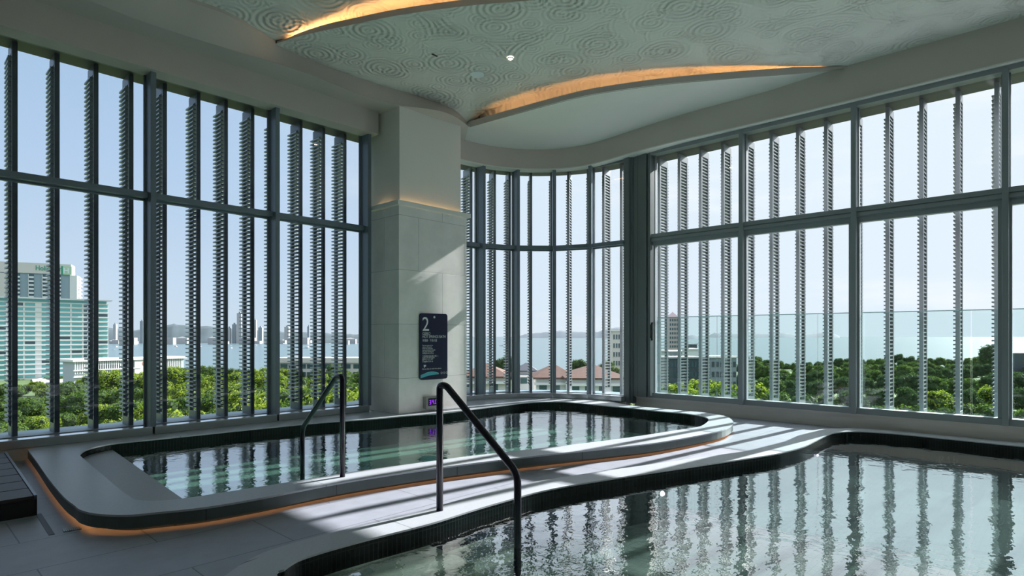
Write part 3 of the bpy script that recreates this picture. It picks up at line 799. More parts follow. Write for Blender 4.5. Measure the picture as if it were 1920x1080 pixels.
# fascia part from the column to the point where the lip dies into it
ends = [i for i, p in enumerate(far) if p.y < lipC[-1].y][0]
farC = resample(far[:ends+1], 44)
mid = []
rC = []
for t in (0, .12, .3, .5, .7, .85, .94, 1):
    row = []
    for a, c in zip([Vector((6.1, 7.37, 4.80))]+lipC, [Vector((6.1, 7.94, 4.82))]+farC):
        p = a.lerp(c, t); wd = (c-a).length
        lift = .10*min(1, wd/1.0)*math.sin(min(1, t/.9)*PI)**.8 if 0 < t < 1 else 0
        row.append(Vector((p.x, p.y, p.z+lift)))
    rC.append(row)
b = MB(); b.loft(rC); b.build('smooth_panel', M['plaster_light'], ceil, smooth=True)
# its upstand lip
b = MB(); nrm = []
for i, p in enumerate(lipC):
    a = lipC[max(0, i-1)]; c = lipC[min(len(lipC)-1, i+1)]; d = (c-a); d.z = 0; d.normalize(); nrm.append(Vector((-d.y, d.x, 0)))
if nrm[10].dot(farC[10]-lipC[10]) < 0: nrm = [-x for x in nrm]
hgt = [.085*min(1, (1-i/43)*6+.05) for i in range(44)]
b.loft([lipC, [p+Vector((0, 0, h)) for p, h in zip(lipC, hgt)], [p+n_*.035+Vector((0, 0, h)) for p, n_, h in zip(lipC, nrm, hgt)], [p+n_*.035 for p, n_ in zip(lipC, nrm)]])
b.build('cove_lip', M['plaster'], ceil)
# cove floor and cove back wall above C
ZBP = 5.06
cb = [p+n_*min(.17, .9*(q_-p).length+.02)+Vector((0, 0, .02)) for p, n_, q_ in zip(lipC, nrm, farC)]
b = MB(); b.loft([[p+Vector((0, 0, .06)) for p in cb], [p+n_*.02+Vector((0, 0, .11)) for p, n_ in zip(cb, nrm)], [Vector((p.x, p.y, 0))-n_*.02+Vector((0, 0, ZBP-.015)) for p, n_ in zip(cb, nrm)], [Vector((p.x, p.y, ZBP))-n_*.08 for p, n_ in zip(cb, nrm)]])
b.build('cove_back', M['ripple'], ceil, smooth=True)
# cove floor
b = MB(); b.loft([[p+n_*.03+Vector((0, 0, .035)) for p, n_ in zip(lipC, nrm)], [p+Vector((0, 0, .055)) for p in cb]]); b.build('cove_floor', M['plaster_light'], ceil)
# ridge of the left border band, its inner edge (edge of the ripple panel)
ridge = PR([(-250, -170, 4.78), (-60, -82, 4.78), (150, -6, 4.78), (240, 30, 4.78), (333, 62, 4.78), (430, 92, 4.78), (500, 113, 4.78), (584, 141, 4.78), (636, 162, 4.78), (687, 181, 4.78), (746, 197, 4.78), (795, 203, 4.78), (832, 210, 4.78), (858, 221.5, 4.79), (878, 237, 4.80)], 0)
ridge = resample(smooth_poly(ridge, 5), 60)
tex = PR([(-100, -240, 5.06), (80, -140, 5.06), (230, -60, 5.06), (350, 0, 5.06), (430, 30, 5.06), (520, 84, 5.06), (560, 103, 5.06), (600, 119, 5.06), (650, 138, 5.06), (720, 161, 5.05), (780, 179, 5.03), (830, 196, 5.0), (858, 210, 4.95), (877, 231, 4.88)], 0)
tex = resample(smooth_poly(tex, 5), 60)
rr = []
for t in (0, .06, .25, .5, .75, 1):
    row = []
    for a, c in zip(ridge, tex):
        p = a.lerp(c, t); row.append(Vector((p.x, p.y, a.z+(c.z-a.z)*(t**1.3))))
    rr.append(row)
b = MB(); b.loft(rr); b.build('border_band', M['plaster'], ceil, smooth=True)
# flat soffit between the left fascia, the column and the ridge
outs = [Vector((p.x-.0, 7.90, 4.79)) for p in ridge]
outs = [Vector((-4+ (i/59)*(7.2+4), 7.95, 4.795)) for i in range(60)]
b = MB(); b.loft([ridge, outs]); b.build('soffit', M['plaster'], ceil)
# little piece of soffit closing to panel C behind the column
b = MB(); b.quad(tuple(ridge[-1]), (6.4, 7.4, 4.815), (6.3, 8.0, 4.83), (6.8, 8.0, 4.83), tuple(lipC[0]+Vector((0, 0, .01)))); b.build('soffit', M['plaster_light'], ceil)
# ripple panel B
bnd = [p for p in tex if True]
k0 = min(range(60), key=lambda i: (tex[i]-P(519, 84, 5.06)).length)
lipB = PR([(519, 83), (562, 67.5), (656, 47), (750, 28), (875, 11), (969, 3), (1100, -9), (1260, -24), (1450, -44), (1700, -72)], 5.06)
lipB = resample(smooth_poly(lipB, 5), 40)
right = [Vector((p.x, p.y, ZBP)) for p in far[ends-1:]]
polyB = [Vector((p.x, p.y, p.z)) for p in tex[k0:]]+[Vector((p.x, p.y, 0)) for p in cb[2:]]+[Vector((p.x+.0, p.y, 0)) for p in right[2:]]+[Vector((7.0, -5.2, 0))]+[Vector((p.x, p.y, 0)) for p in reversed(lipB[:])][:-1]
polyB2 = [polyB[0]]
for p in polyB[1:]:
    if (p-polyB2[-1]).length > .03: polyB2.append(p)
def flat_down(pts, z, name, m, parent):
    bm = bmesh.new(); vs = [bm.verts.new((p.x, p.y, z(p) if callable(z) else z)) for p in pts]
    eds = [bm.edges.new((vs[k], vs[(k+1) % len(vs)])) for k in range(len(vs))]
    bmesh.ops.triangle_fill(bm, use_beauty=True, use_dissolve=False, edges=eds)
    for f in bm.faces:
        f.normal_update()
        if f.normal.z > 0: f.normal_flip()
    me = bpy.data.meshes.new(name); bm.to_mesh(me); bm.free(); me.materials.append(m)
    o = bpy.data.objects.new(name, me); COL.objects.link(o)
    if parent: o.parent = parent; o.location = -parent.location
    return o
def zB(p):
    if p.z: return p.z
    return ZBP
    # the panel dips with the border towards the right-hand tip
    d = (Vector((p.x, p.y, 0))-Vector((tex[-1].x, tex[-1].y, 0))).length
    return 5.06-.18*max(0, 1-d/1.0)**1.0
flat_down(polyB2, zB, 'ripple_panel', M['ripple'], ceil)
# lip of B, and panel A above it
nb = []
for i, p in enumerate(lipB):
    a = lipB[max(0, i-1)]; c = lipB[min(39, i+1)]; d = (c-a); d.z = 0; d.normalize(); n_ = Vector((-d.y, d.x, 0))
    if n_.dot(Vector((9, 7, 0))-p) < 0: n_ = -n_
    nb.append(n_)
hB = [.075*min(1, i/5+.1) for i in range(40)]
b = MB(); b.loft([lipB, [p+Vector((0, 0, h)) for p, h in zip(lipB, hB)], [p+n_*.035+Vector((0, 0, h)) for p, n_, h in zip(lipB, nb, hB)], [p+n_*.035+Vector((0, 0, .01)) for p, n_ in zip(lipB, nb)], [p+n_*.5+Vector((0, 0, .02)) for p, n_ in zip(lipB, nb)]])
b.build('cove_lip', M['plaster'], ceil)
def hA(i): return 5.10+.20*min(1, i/9)
ba = [p+n_*.36*min(1, i/6) for i, (p, n_) in enumerate(zip(lipB, nb))]
b = MB(); b.loft([[Vector((p.x, p.y, 5.07)) for p in ba], [Vector((p.x, p.y, .5*(5.07+hA(i))))+n_*.02*min(1, i/6) for i, (p, n_) in enumerate(zip(ba, nb))], [Vector((p.x, p.y, hA(i)))-n_*.03*min(1, i/6) for i, (p, n_) in enumerate(zip(ba, nb))]]); b.build('cove_back', M['ripple'], ceil, smooth=True)
polyA = [Vector((p.x, p.y, 5.10)) for p in tex[:k0+1]]+[Vector((p.x, p.y, hA(i))) for i, p in enumerate(ba)]+[Vector((7.2, -5.2, 0)), Vector((-4, -5.2, 0)), Vector((-4, tex[0].y, 0))]
pa2 = [polyA[0]]
for p in polyA[1:]:
    if (p-pa2[-1]).length > .03: pa2.append(p)
def zA(p):
    d = min((Vector((p.x, p.y, 0))-Vector((q.x, q.y, 0))).length for q in tex[:k0+1])
    return 5.06+.24*min(1, d/.5)
def zA2(p):
    return zA(p)
flat_down(pa2, lambda p: p.z or 5.30, 'ripple_panel', M['ripple'], ceil)
b = MB(); b.loft([[Vector((p.x, p.y, 5.06)) for p in tex[:k0+1]], [Vector((p.x, p.y, 5.105)) for p in tex[:k0+1]]]); b.build('border_band', M['plaster'], ceil)
# roof slab above everything
b = MB(); b.box(-4.2, 10.0, -5.4, 8.8, 5.45, 5.6); b.build('roof_slab', M['plaster'], ceil)
# cove lights
cl = tag(empty('cove_light', (7, 5, 4.9)), 'warm cove light along the lower ceiling curve near the right windows', 'light strip')
b = MB(); b.loft([[p+n_*.055+Vector((0, 0, .045)) for p, n_ in zip(lipC[1:40], nrm[1:40])], [p+n_*.078+Vector((0, 0, .045)) for p, n_ in zip(lipC[1:40], nrm[1:40])]]); b.build('light_strip', M['led'], cl)
cl = tag(empty('cove_light', (4, 6, 5.1)), 'warm cove light along the upper ceiling curve at the top of the room', 'light strip')
b = MB(); b.loft([[p+n_*.06+Vector((0, 0, .035)) for p, n_ in zip(lipB[1:], nb[1:])], [p+n_*.085+Vector((0, 0, .035)) for p, n_ in zip(lipB[1:], nb[1:])]]); b.build('light_strip', M['led'], cl)
# ceiling fittings
def disc(mb, c, r, z0, z1, n=24):
    i = len(mb.v)
    mb.v += [(c.x+r*math.cos(2*PI*k/n), c.y+r*math.sin(2*PI*k/n), z0) for k in range(n)]+[(c.x+r*math.cos(2*PI*k/n), c.y+r*math.sin(2*PI*k/n), z1) for k in range(n)]
    mb.f += [tuple(i+n-1-k for k in range(n)), tuple(i+n+k for k in range(n))]+[(i+k, i+(k+1) % n, i+n+(k+1) % n, i+n+k) for k in range(n)]
p = P(894, 140, 5.05); sp = tag(empty('ceiling_speaker', p), 'round pale blue-grey cover flush in the rippled ceiling', 'ceiling speaker')
mb = MB(); disc(mb, p, .105, 5.045, 5.062); mb.build('cover', M['disc'], sp, bevel=.003)
p = P(957, 110, 5.05); dl = tag(empty('downlight', p), 'small lit downlight in the rippled ceiling', 'downlight')
mb = MB(); disc(mb, p, .030, 5.045, 5.055); mb.build('lamp', M['spot'], dl)
mb = MB(); n = 24
for k in range(n):
    a0, a1 = 2*PI*k/n, 2*PI*(k+1)/n
    mb.quad((p.x+.03*math.cos(a0), p.y+.03*math.sin(a0), 5.044), (p.x+.045*math.cos(a0), p.y+.045*math.sin(a0), 5.056), (p.x+.045*math.cos(a1), p.y+.045*math.sin(a1), 5.056), (p.x+.03*math.cos(a1), p.y+.03*math.sin(a1), 5.044))
mb.build('trim_ring', M['disc'], dl)
p = P(815, 102, 5.05); sk = tag(empty('sprinkler_head', p), 'small dark slotted sprinkler hole in the rippled ceiling', 'sprinkler')
mb = MB(); disc(mb, p, .05, 5.05, 5.058); mb.build('plate', M['disc'], sk)
mb = MB(); mb.box(p.x-.045, p.x+.045, p.y-.012, p.y+.012, 5.035, 5.051); mb.build('nozzle', M['black'], sk)

# ------------------------------------------------------------------ rest of the room shell (behind the viewer)
b = MB(); b.box(-4.2, -4.0, -5.4, 8.4, 0, 5.45); struct(b.build('wall_back', M['plaster']))
b = MB(); b.box(-4.0, 9.9, -5.4, -5.2, 0, 5.45); struct(b.build('wall_near', M['plaster']))
b = MB(); b.box(9.41, 9.55, -5.3, -4.22, 0, 5.45); b.box(-4, -2.34, 8.15, 8.3, -.3, 4.8); struct(b.build('wall_side', M['plaster']))
struct(ring_out(4.62, 5.45, .06, .44, 'wall_parapet', M['bgrey']))

# ------------------------------------------------------------------ wooden platform at the left
a = P(69.4, 928.6, .145); c = P(12.5, 848, .145)
sd = (c-a); dirv = Vector((1, 0, 0))
pl = tag(empty('wooden_platform', (a.x, a.y, 0)), 'low dark slatted wooden platform at the left edge of the room', 'platform')
Lp = 2.2
def platp(s, k, z): q = a-Vector((Lp*s, 0, 0))+sd*k; return (q.x, q.y, z)
mb = MB(); n = 7
for i in range(n):
    k0_, k1_ = i/n+.004, (i+1)/n-.004
    ii = len(mb.v)
    for z in (.118, .143):
        for s, k in ((.01, k0_), (1, k0_), (1, k1_), (.01, k1_)): mb.v.append(platp(s, k, z))
    for f in ((3, 2, 1, 0), (4, 5, 6, 7), (0, 1, 5, 4), (1, 2, 6, 5), (2, 3, 7, 6), (3, 0, 4, 7)): mb.f.append(tuple(ii+q for q in f))
mb.build('deck_boards', M['wood'], pl)
mb = MB(); pts = [platp(0, 0, 0)[:2], platp(1, 0, 0)[:2], platp(1, 1, 0)[:2], platp(0, 1, 0)[:2]]
mb.prism(pts, .0, .116); mb.build('base', M['black'], pl)
mb = MB(); pts = [platp(0, 0, 0)[:2], platp(.008, 0, 0)[:2], platp(.008, 1, 0)[:2], platp(0, 1, 0)[:2]]
mb.prism(pts, .10, .148); mb.build('metal_edge', M['woodframe'], pl)
# floor drains
p0_, p1_ = P(72, 964, 0), P(97, 1003, 0)
dn = tag(empty('floor_drain', (p0_.x, p0_.y, 0)), 'narrow dark slot drain in the floor beside the wooden platform', 'drain')
d = (p1_-p0_).normalized(); n_ = Vector((-d.y, d.x, 0))*.016
mb = MB(); mb.prism([tuple((p0_+n_)[:2]), tuple((p1_+n_)[:2]), tuple((p1_-n_)[:2]), tuple((p0_-n_)[:2])], .0, .0025); mb.build('slot', M['drain'], dn)
p0_, p1_ = P(118, 996, 0), P(152, 990, 0)
dn = tag(empty('floor_drain', (p0_.x, p0_.y, 0)), 'small barred floor drain at the corner of the raised pool', 'drain')
d = (p1_-p0_).normalized(); n_ = Vector((-d.y, d.x, 0))*.035
mb = MB(); mb.prism([tuple((p0_+n_)[:2]), tuple((p1_+n_)[:2]), tuple((p1_-n_)[:2]), tuple((p0_-n_)[:2])], .0, .002); mb.build('tray', M['drain'], dn)
mb = MB()
for k in range(9):
    q = p0_.lerp(p1_, (k+.5)/9); e_ = d*.004
    mb.prism([tuple((q+n_-e_)[:2]), tuple((q+n_+e_)[:2]), tuple((q-n_+e_)[:2]), tuple((q-n_-e_)[:2])], .002, .006)
mb.build('grate_bars', M['steel'], dn)

lamp(1240, 883, 925, 'violet-white lamp at the waterline of the large pool, nearer of two', .026)
lamp(1530, 826, 853.5, 'violet-white lamp at the waterline below the coping curve, farther of two', .018)

# ------------------------------------------------------------------ outdoors
ZG = -28.5
# sea and land
mb = MB(); R0 = 24000
mb.v = [(R0*math.cos(math.radians(a)), R0*math.sin(math.radians(a)), -29.5) for a in range(0, 360, 6)]; mb.f = [tuple(range(60))]
sea_o = mb.build('sea', M['sea']); tag(sea_o, 'calm pale sea reaching to the horizon beyond the trees', 'sea', kind='stuff')
mb = MB(); pts = []
for x, D in ((-900, 600), (-200, 560), (210, 560), (480, 520), (700, 480), (900, 470), (1150, 470), (1400, 560), (1700, 560), (2100, 600), (3200, 700)):
    q = W(x, D); pts.append((q.x, q.y))
pts = [(300, -600), (-400, -600), (-500, 900)][::-1]+pts
pts = [(q[0], q[1]) for q in [tuple(W(x, D)[:2]) for x, D in ((3200, 700), (2100, 600), (1700, 560), (1400, 560), (1150, 470), (900, 470), (700, 480), (480, 520), (210, 560), (-200, 560), (-900, 600))]]+[(-600, 100), (0, -300)]
mb.prism(pts, ZG-2, ZG); g = mb.build('ground', M['land']); tag(g, 'green parkland ground between the building and the sea', 'ground', kind='stuff')

# hotel
def fac_frame(xa, Da, xb, Db):
    a = W(xa, Da); c = W(xb, Db); t = (c-a); ln = t.length; t.normalize(); n = Vector((-t.y, t.x, 0))
    if n.dot(a) < 0: n = -n      # n points away from the viewer
    return ((a.x, a.y), (t.x, t.y), (n.x, n.y)), ln
fr, ln = fac_frame(-120, 375, 203, 440)
zt = zy(570, 440)
ht = tag(empty('hotel_building', (fr[0][0], fr[0][1], ZG)), 'wide white hotel block with rows of teal windows at the left', 'building')
mb = MB(fr); mb.box(0, ln, 0, 18, ZG, zt); mb.build('wall', M['bwhite'], ht)
mb = MB(fr); mb.box(-2, ln+2, -2.5, 20, zt+1.8, zt+2.8); mb.build('roof_slab', M['bgrey'], ht)
mb = MB(fr); mb.box(0, ln-1, .5, 17, zt, zt+1.8); mb.build('top_glazing', M['bteal'], ht)
fh = 3.3; nf = int((zt-ZG)/fh)
groups = []
for blk in range(3):
    base = ln-42*(blk+1)+2
    for (g0, g1, k) in ((1, 6.5, 0), (7.5, 9.8, 1), (11, 17, 0), (18, 24, 0), (25, 27, 1), (28, 33, 0), (34, 39.5, 0)): groups.append((base+g0, base+g1, k))
cnt = 0; rest = {0: MB(fr), 1: MB(fr)}
for f_ in range(nf):
    z1 = zt-f_*fh-1.0; z0 = z1-1.9
    for g0, g1, k in groups:
        k2 = 1 if (k or random.random() < .07) else 0
        if g0 > ln-72 and f_ < 14 and cnt < 98:
            mb = MB(fr); mb.box(g0, g1, -.12, .1, z0, z1); mb.build('window', M['bteal2'] if k2 else M['bteal'], ht); cnt += 1
        else: rest[k2].box(g0, g1, -.12, .1, z0, z1)
for k in (0, 1): r_ = rest[k].build('window', M['bteal2'] if k else M['bteal'], ht); r_['kind'] = 'stuff'
for f_ in range(nf): mb = MB(fr); mb.box(0, ln, -.5, 0, zt-f_*fh-.55, zt-f_*fh-.1); mb.build('floor_band', M['bwhite'], ht)
# tower behind with the sign
fr, ln = fac_frame(-60, 470, 131, 500)
tw = tag(empty('hotel_tower', (fr[0][0], fr[0][1], ZG)), 'taller hotel tower with green rooftop sign behind the white block', 'building')
z2 = zy(515, 500); z1 = zy(497, 500)
mb = MB(fr); mb.box(0, ln, 0, 16, ZG, z2); mb.build('wall', M['bblue'], tw)
mb = MB(fr); mb.box(0, ln+1, -1, 16, z2, z1+.4); mb.build('parapet', M['bbeige'], tw)
mb = MB(fr); mb.box(ln, ln+5, -.6, 16, ZG, z2-.6); mb.build('wall', M['bwhite'], tw)
mb = MB(fr); mb.box(0, 24, -4, 2, ZG, z1-9); mb.build('wall', M['bbeige'], tw)
k = 0
for gx in range(int(ln//9)+1):
    c0 = ln-6-gx*9.0
    for f_ in range(10):
        zz = z2-1.0-f_*3.2
        if k < 95:
            mb = MB(fr); mb.box(c0-3.6, c0, -1.3, 0, zz-2.9, zz-1.7); mb.box(c0-3.6, c0-3.3, -1.3, 0, zz-2.9, zz); mb.box(c0-3.6, c0, -1.3, 0, zz-3.1, zz-2.9); mb.build('balcony', M['bwhite'], tw); k += 1
for gx in range(int(ln//9)+1):
    c0 = ln-6-gx*9.0
    mb = MB(fr); mb.box(c0-3.3, c0, -.06, .1, z2-34, z2-.5); mb.build('recess', M['bteal2'], tw)
for f_ in range(12): mb = MB(fr); mb.box(ln+5, ln+6.5, 1, 14, z2-3.2-f_*3.2, z2-2.0-f_*3.2); mb.build('side_balcony', M['bwhite'], tw)
# sign lettering: stands on the parapet face
a = Vector(fr[0]+(0,)); t = Vector(fr[1]+(0,)); n = Vector(fr[2]+(0,)); ang = math.atan2(t.y, t.x)
ta = W(67, 490); s0 = (ta-a).dot(t); q = a+t*s0-n*1.15
tx = text('Holiday Inn', 0, z2+2.6, 5.6, M['green'], tw, 'sign_lettering', rotz=ang, ext=.1, origin_xy=(q.x, q.y), sx=.78, bold=.06)
ta = W(114, 495); s0 = (ta-a).dot(t)
mb = MB(fr); mb.box(s0, s0+7.2, -1.35, -1, z2-.2, z2+6.9); mb.build('sign_panel', M['palegreen'], tw)
q = a+t*(s0+1.2)-n*1.5
text('H', 0, z2+.9, 6.6, M['white'], tw, 'sign_letter', rotz=ang, ext=.1, origin_xy=(q.x, q.y), sx=.9, bold=.1)
mb = MB(fr); mb.box(s0, s0+1.2, -1.45, -1.35, z2-.2, z2+6.9); mb.build('sign_stripe', M['green'], tw)
# low white annex with orange roundel
fr, ln = fac_frame(139, 285, 345, 330)
an = tag(empty('annex_building', (fr[0][0], fr[0][1], ZG)), 'low grey-white annex with vertical fins and an orange roundel', 'building')
zt = zy(676, 300)
mb = MB(fr); mb.box(0, ln, 0, 12, ZG, zt); mb.build('wall', M['bgrey'], an)
mb = MB(fr); mb.box(-1, ln+1, -1.2, 13, zt, zt+1.1); mb.build('roof_slab', M['bwhite'], an)
for k in range(int(ln/1.0)):
    if not (31 < k < 40): mb = MB(fr); mb.box(k+.1, k+.45, -.5, 0, zt-6-(6 if k > 12 else 0), zt); mb.build('facade_fin', M['bwhite'], an)
for z in (zt-3.0, zt-6.2, zt-9.4): mb = MB(fr); mb.box(9, 20, -.2, .1, z-1.3, z+.9); mb.build('dark_opening', M['bdark'], an)
for z in (zt-4.0, zt-7.2, zt-10.4): mb = MB(fr); mb.box(-.5, 30, -.9, .1, z-.5, z); mb.build('balcony_slab', M['bwhite'], an)
s0 = (W(267, 313)-Vector(fr[0]+(0,))).dot(Vector(fr[1]+(0,)))
mb = MB(fr); mb.box(s0-5, s0+4.5, -.7, 0, ZG, zt-.2); mb.build('blank_bay', M['bwhite'], an)
mb = MB(); c0 = Vector((fr[0][0], fr[0][1], 0))+Vector(fr[1]+(0,))*s0-Vector(fr[2]+(0,))*.8; zc = zy(681, 313)
mb.v = [tuple(c0+Vector(fr[1]+(0,))*1.25*math.cos(a_*PI/8)+Vector((0, 0, zc+1.25*math.sin(a_*PI/8)))) for a_ in range(16)]; mb.f = [tuple(range(16))]
mb.build('roundel', M['orange'], an)
# long low building seen between the last fins of the left wall
fr, ln = fac_frame(522, 300, 690, 300)
lb = tag(empty('low_building', (fr[0][0], fr[0][1], ZG)), 'long low beige building with dark window strips behind the left trees', 'building')
zt = zy(671, 300)
mb = MB(fr); mb.box(0, ln, 0, 14, ZG, zt-2.5); mb.build('wall', M['bbeige'], lb)
mb = MB(fr); mb.box(-1, ln+1, -1, 15, zt-2.5, zt); mb.build('roof_slab', M['bbeige'], lb)
mb = MB(fr)
for k in range(5):
    for z in (zt-4.6, zt-8.6):
        for o_ in (1, 5.2): mb = MB(fr); mb.box(o_+k*9.2, o_+3.6+k*9.2, -.15, .1, z-.8, z+1.4); mb.build('window', M['bteal2'], lb)

# hills and islands
def ridge_mesh(name, prof, D, depth, m, label, cat, zbase=-29.6, group=None):
    mb = MB(); front = []; top = []; bk_ = []
    for x, y in prof:
        a = W(x, D); c = W(x, D+depth*.5); e_ = W(x, D+depth)
        front.append((a.x, a.y, zbase)); top.append((c.x, c.y, zy(y, D+depth*.5))); bk_.append((e_.x, e_.y, zbase))
    mid1 = [tuple((Vector(p)*.45+Vector(q_)*.55)+Vector((0, 0, (q_[2]-p[2])*.22))) for p, q_ in zip(front, top)]
    mb.loft([front, mid1, top, bk_]); o = mb.build(name, m, smooth=True); tag(o, label, cat, group); return o
rnd = random.Random(3)
def prof(ctrl, step=6, jit=1.0):
    out = []; x = ctrl[0][0]
    while x <= ctrl[-1][0]:
        for (xa, ya), (xb, yb) in zip(ctrl, ctrl[1:]):
            if xa <= x <= xb: y = ya+(yb-ya)*(x-xa)/(xb-xa); break
        out.append((x, y+rnd.uniform(-jit, jit))); x += step
    return out
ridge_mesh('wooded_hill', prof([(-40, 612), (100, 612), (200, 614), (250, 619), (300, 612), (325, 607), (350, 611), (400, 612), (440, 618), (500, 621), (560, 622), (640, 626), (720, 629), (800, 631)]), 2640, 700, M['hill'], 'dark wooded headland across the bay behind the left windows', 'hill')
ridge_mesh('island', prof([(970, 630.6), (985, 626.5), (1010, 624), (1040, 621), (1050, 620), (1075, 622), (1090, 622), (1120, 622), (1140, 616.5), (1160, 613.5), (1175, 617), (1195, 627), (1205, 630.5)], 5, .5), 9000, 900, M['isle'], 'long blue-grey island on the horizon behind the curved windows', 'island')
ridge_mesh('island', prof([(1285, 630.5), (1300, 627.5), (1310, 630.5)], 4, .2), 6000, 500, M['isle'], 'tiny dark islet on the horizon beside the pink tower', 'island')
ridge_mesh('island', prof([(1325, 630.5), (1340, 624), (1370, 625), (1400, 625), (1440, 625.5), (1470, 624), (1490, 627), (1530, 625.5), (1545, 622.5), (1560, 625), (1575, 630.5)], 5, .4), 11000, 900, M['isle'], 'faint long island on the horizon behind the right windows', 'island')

# shore town and towers
for i in range(34):
    x = rnd.choice([rnd.uniform(196, 330), rnd.uniform(330, 700)]); D = rnd.uniform(2150, 2470); w = rnd.uniform(18, 50); h = rnd.uniform(8, 26)
    fr, ln = fac_frame(x, D, x+w/D*F, D)
    mb = MB(fr); mb.box(0, ln, 0, 20, -29.5, -29.5+h)
    if i % 3 == 0: mb.quad((0, 0, -29.5+h), (ln, 0, -29.5+h), (ln/2, 10, -29.5+h+6))
    o = mb.build('shore_house', M['pale_render']); tag(o, 'small pale house on the far shore of the bay', 'house', 'houses along the far shore')
for i, (x, w, yt, D) in enumerate(((426, 5, 615, 2520), (435, 6, 608, 2530), (444, 8, 587, 2510), (451, 5, 583, 2545), (476, 4, 600, 2540), (484, 7, 614, 2520), (533, 8, 613, 2530), (576, 4, 612, 2520), (212, 5, 608, 2540), (262, 6, 602, 2530))):
    fr, ln = fac_frame(x, D, x+w, D)
    zt = zy(yt, D)
    t_ = empty('tower_block', (fr[0][0], fr[0][1], -29.5))
    tag(t_, '%s tower block from the left on the far shore' % ['third', 'fourth', 'fifth', 'sixth', 'seventh', 'eighth', 'ninth', 'tenth', 'leftmost', 'second'][i], 'tower block', 'tower blocks on the far shore')
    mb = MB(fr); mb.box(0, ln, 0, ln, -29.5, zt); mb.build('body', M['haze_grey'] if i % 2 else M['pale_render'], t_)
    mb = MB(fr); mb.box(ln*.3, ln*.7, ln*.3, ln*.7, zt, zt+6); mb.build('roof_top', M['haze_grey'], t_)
# boats
bt = empty('boat')
mb = MB(); mb.v = [(-4, -1.2, .6), (3, -1.2, .8), (5, 0, 1.0), (3, 1.2, .8), (-4, 1.2, .6), (-3.6, -.7, -.2), (2.6, -.7, -.2), (3.8, 0, -.2), (2.6, .7, -.2), (-3.6, .7, -.2)]
mb.f = [(0, 1, 2, 3, 4), (9, 8, 7, 6, 5)]+[(k, (k+1) % 5, 5+(k+1) % 5, 5+k) for k in range(5)]; mb.build('hull', M['boat'], bt)
mb = MB(); mb.box(-2, 1.2, -.8, .8, .6, 2.2); mb.build('cabin', M['bwhite'], bt)
spots = [(219, 651, 1.2), (213, 656, .8), (313, 645, 1.3), (325, 645, 1.0), (329, 650, 1.6), (375, 646, 1.5), (376, 650, 1.2), (392, 645, 1.8), (433, 649, 1.4), (434, 653, 1.4), (532, 644, 1.6), (575, 641, 1.2), (575, 653, 2.6), (617, 642, 1.2), (480, 648, 1), (942, 649, 2.4)]
for i, (x, y, s) in enumerate(spots):
    o = bt if i == 0 else dup(bt)
    D = 30.8*F/(y-630); D = min(D, 2300); q = W(x, D); o.location = (q.x, q.y, -29.5); o.scale = (s*.9, s*.9, s*.9); o.rotation_euler = (0, 0, rnd.uniform(0, 3))
    tag(o, 'small white boat moored on the bay' if x < 900 else 'lone dark-looking boat on the open sea behind the curved windows', 'boat', 'boats on the bay' if x < 900 else None)

# hip-roofed houses below the curved windows
def house(xa, xb, D, ye, yr, dep, name, label, roof, wall, skew=0):
    fr, ln = fac_frame(xa, D+skew, xb, D)
    ze = zy(ye, D); zr = zy(yr, D+dep/2)
    h = tag(empty(name, (fr[0][0], fr[0][1], ZG)), label, 'house')
    mb = MB(fr); mb.box(.6, ln-.6, .6, dep-.6, ZG, ze); mb.build('wall', wall, h)
    mb = MB(fr); r_ = min(dep/2, ln/2*.98)
    mb.quad((0, 0, ze), (ln, 0, ze), (ln-r_, dep/2, zr), (r_, dep/2, zr)); mb.quad((ln, 0, ze), (ln, dep, ze), (ln-r_, dep/2, zr)); mb.quad((ln, dep, ze), (0, dep, ze), (r_, dep/2, zr), (ln-r_, dep/2, zr)); mb.quad((0, dep, ze), (0, 0, ze), (r_, dep/2, zr))
    mb.box(0, ln, 0, dep, ze-.35, ze); mb.build('roof', roof, h)
    mb = MB(fr)
    k = 1.2
    while k < ln-2.4:
        for zo in (0, 3.2): mb = MB(fr); mb.box(k, k+1.5, .5, .7, ze-3.0-zo, ze-1.2-zo); mb.build('window', M['bteal2'], h)
        k += 2.6
    mb = MB(fr); k = 0
    mb.box(.2, ln-.2, 0, .5, ze-1.5, ze-1.0); mb.build('eave_band', M['bwhite'], h)
    return h
house(860, 958, 120, 706, 681, 14, 'hip_roofed_house', 'brown hip-roofed house at the left below the curved windows', M['rooftile'], M['bbeige'])
house(966, 1008, 135, 695, 680, 7, 'dark_roofed_pavilion', 'small dark pyramid-roofed pavilion between the brown roofs', M['darkroof'], M['bgrey'])
house(1000, 1085, 118, 708, 682, 13, 'hip_roofed_house', 'brown hip-roofed house in the middle below the curved windows', M['rooftile'], M['bwhite'])
house(1060, 1182, 112, 709, 683, 14, 'hip_roofed_house', 'large brown hip-roofed house at the right below the curved windows', M['rooftile'], M['bwhite'])
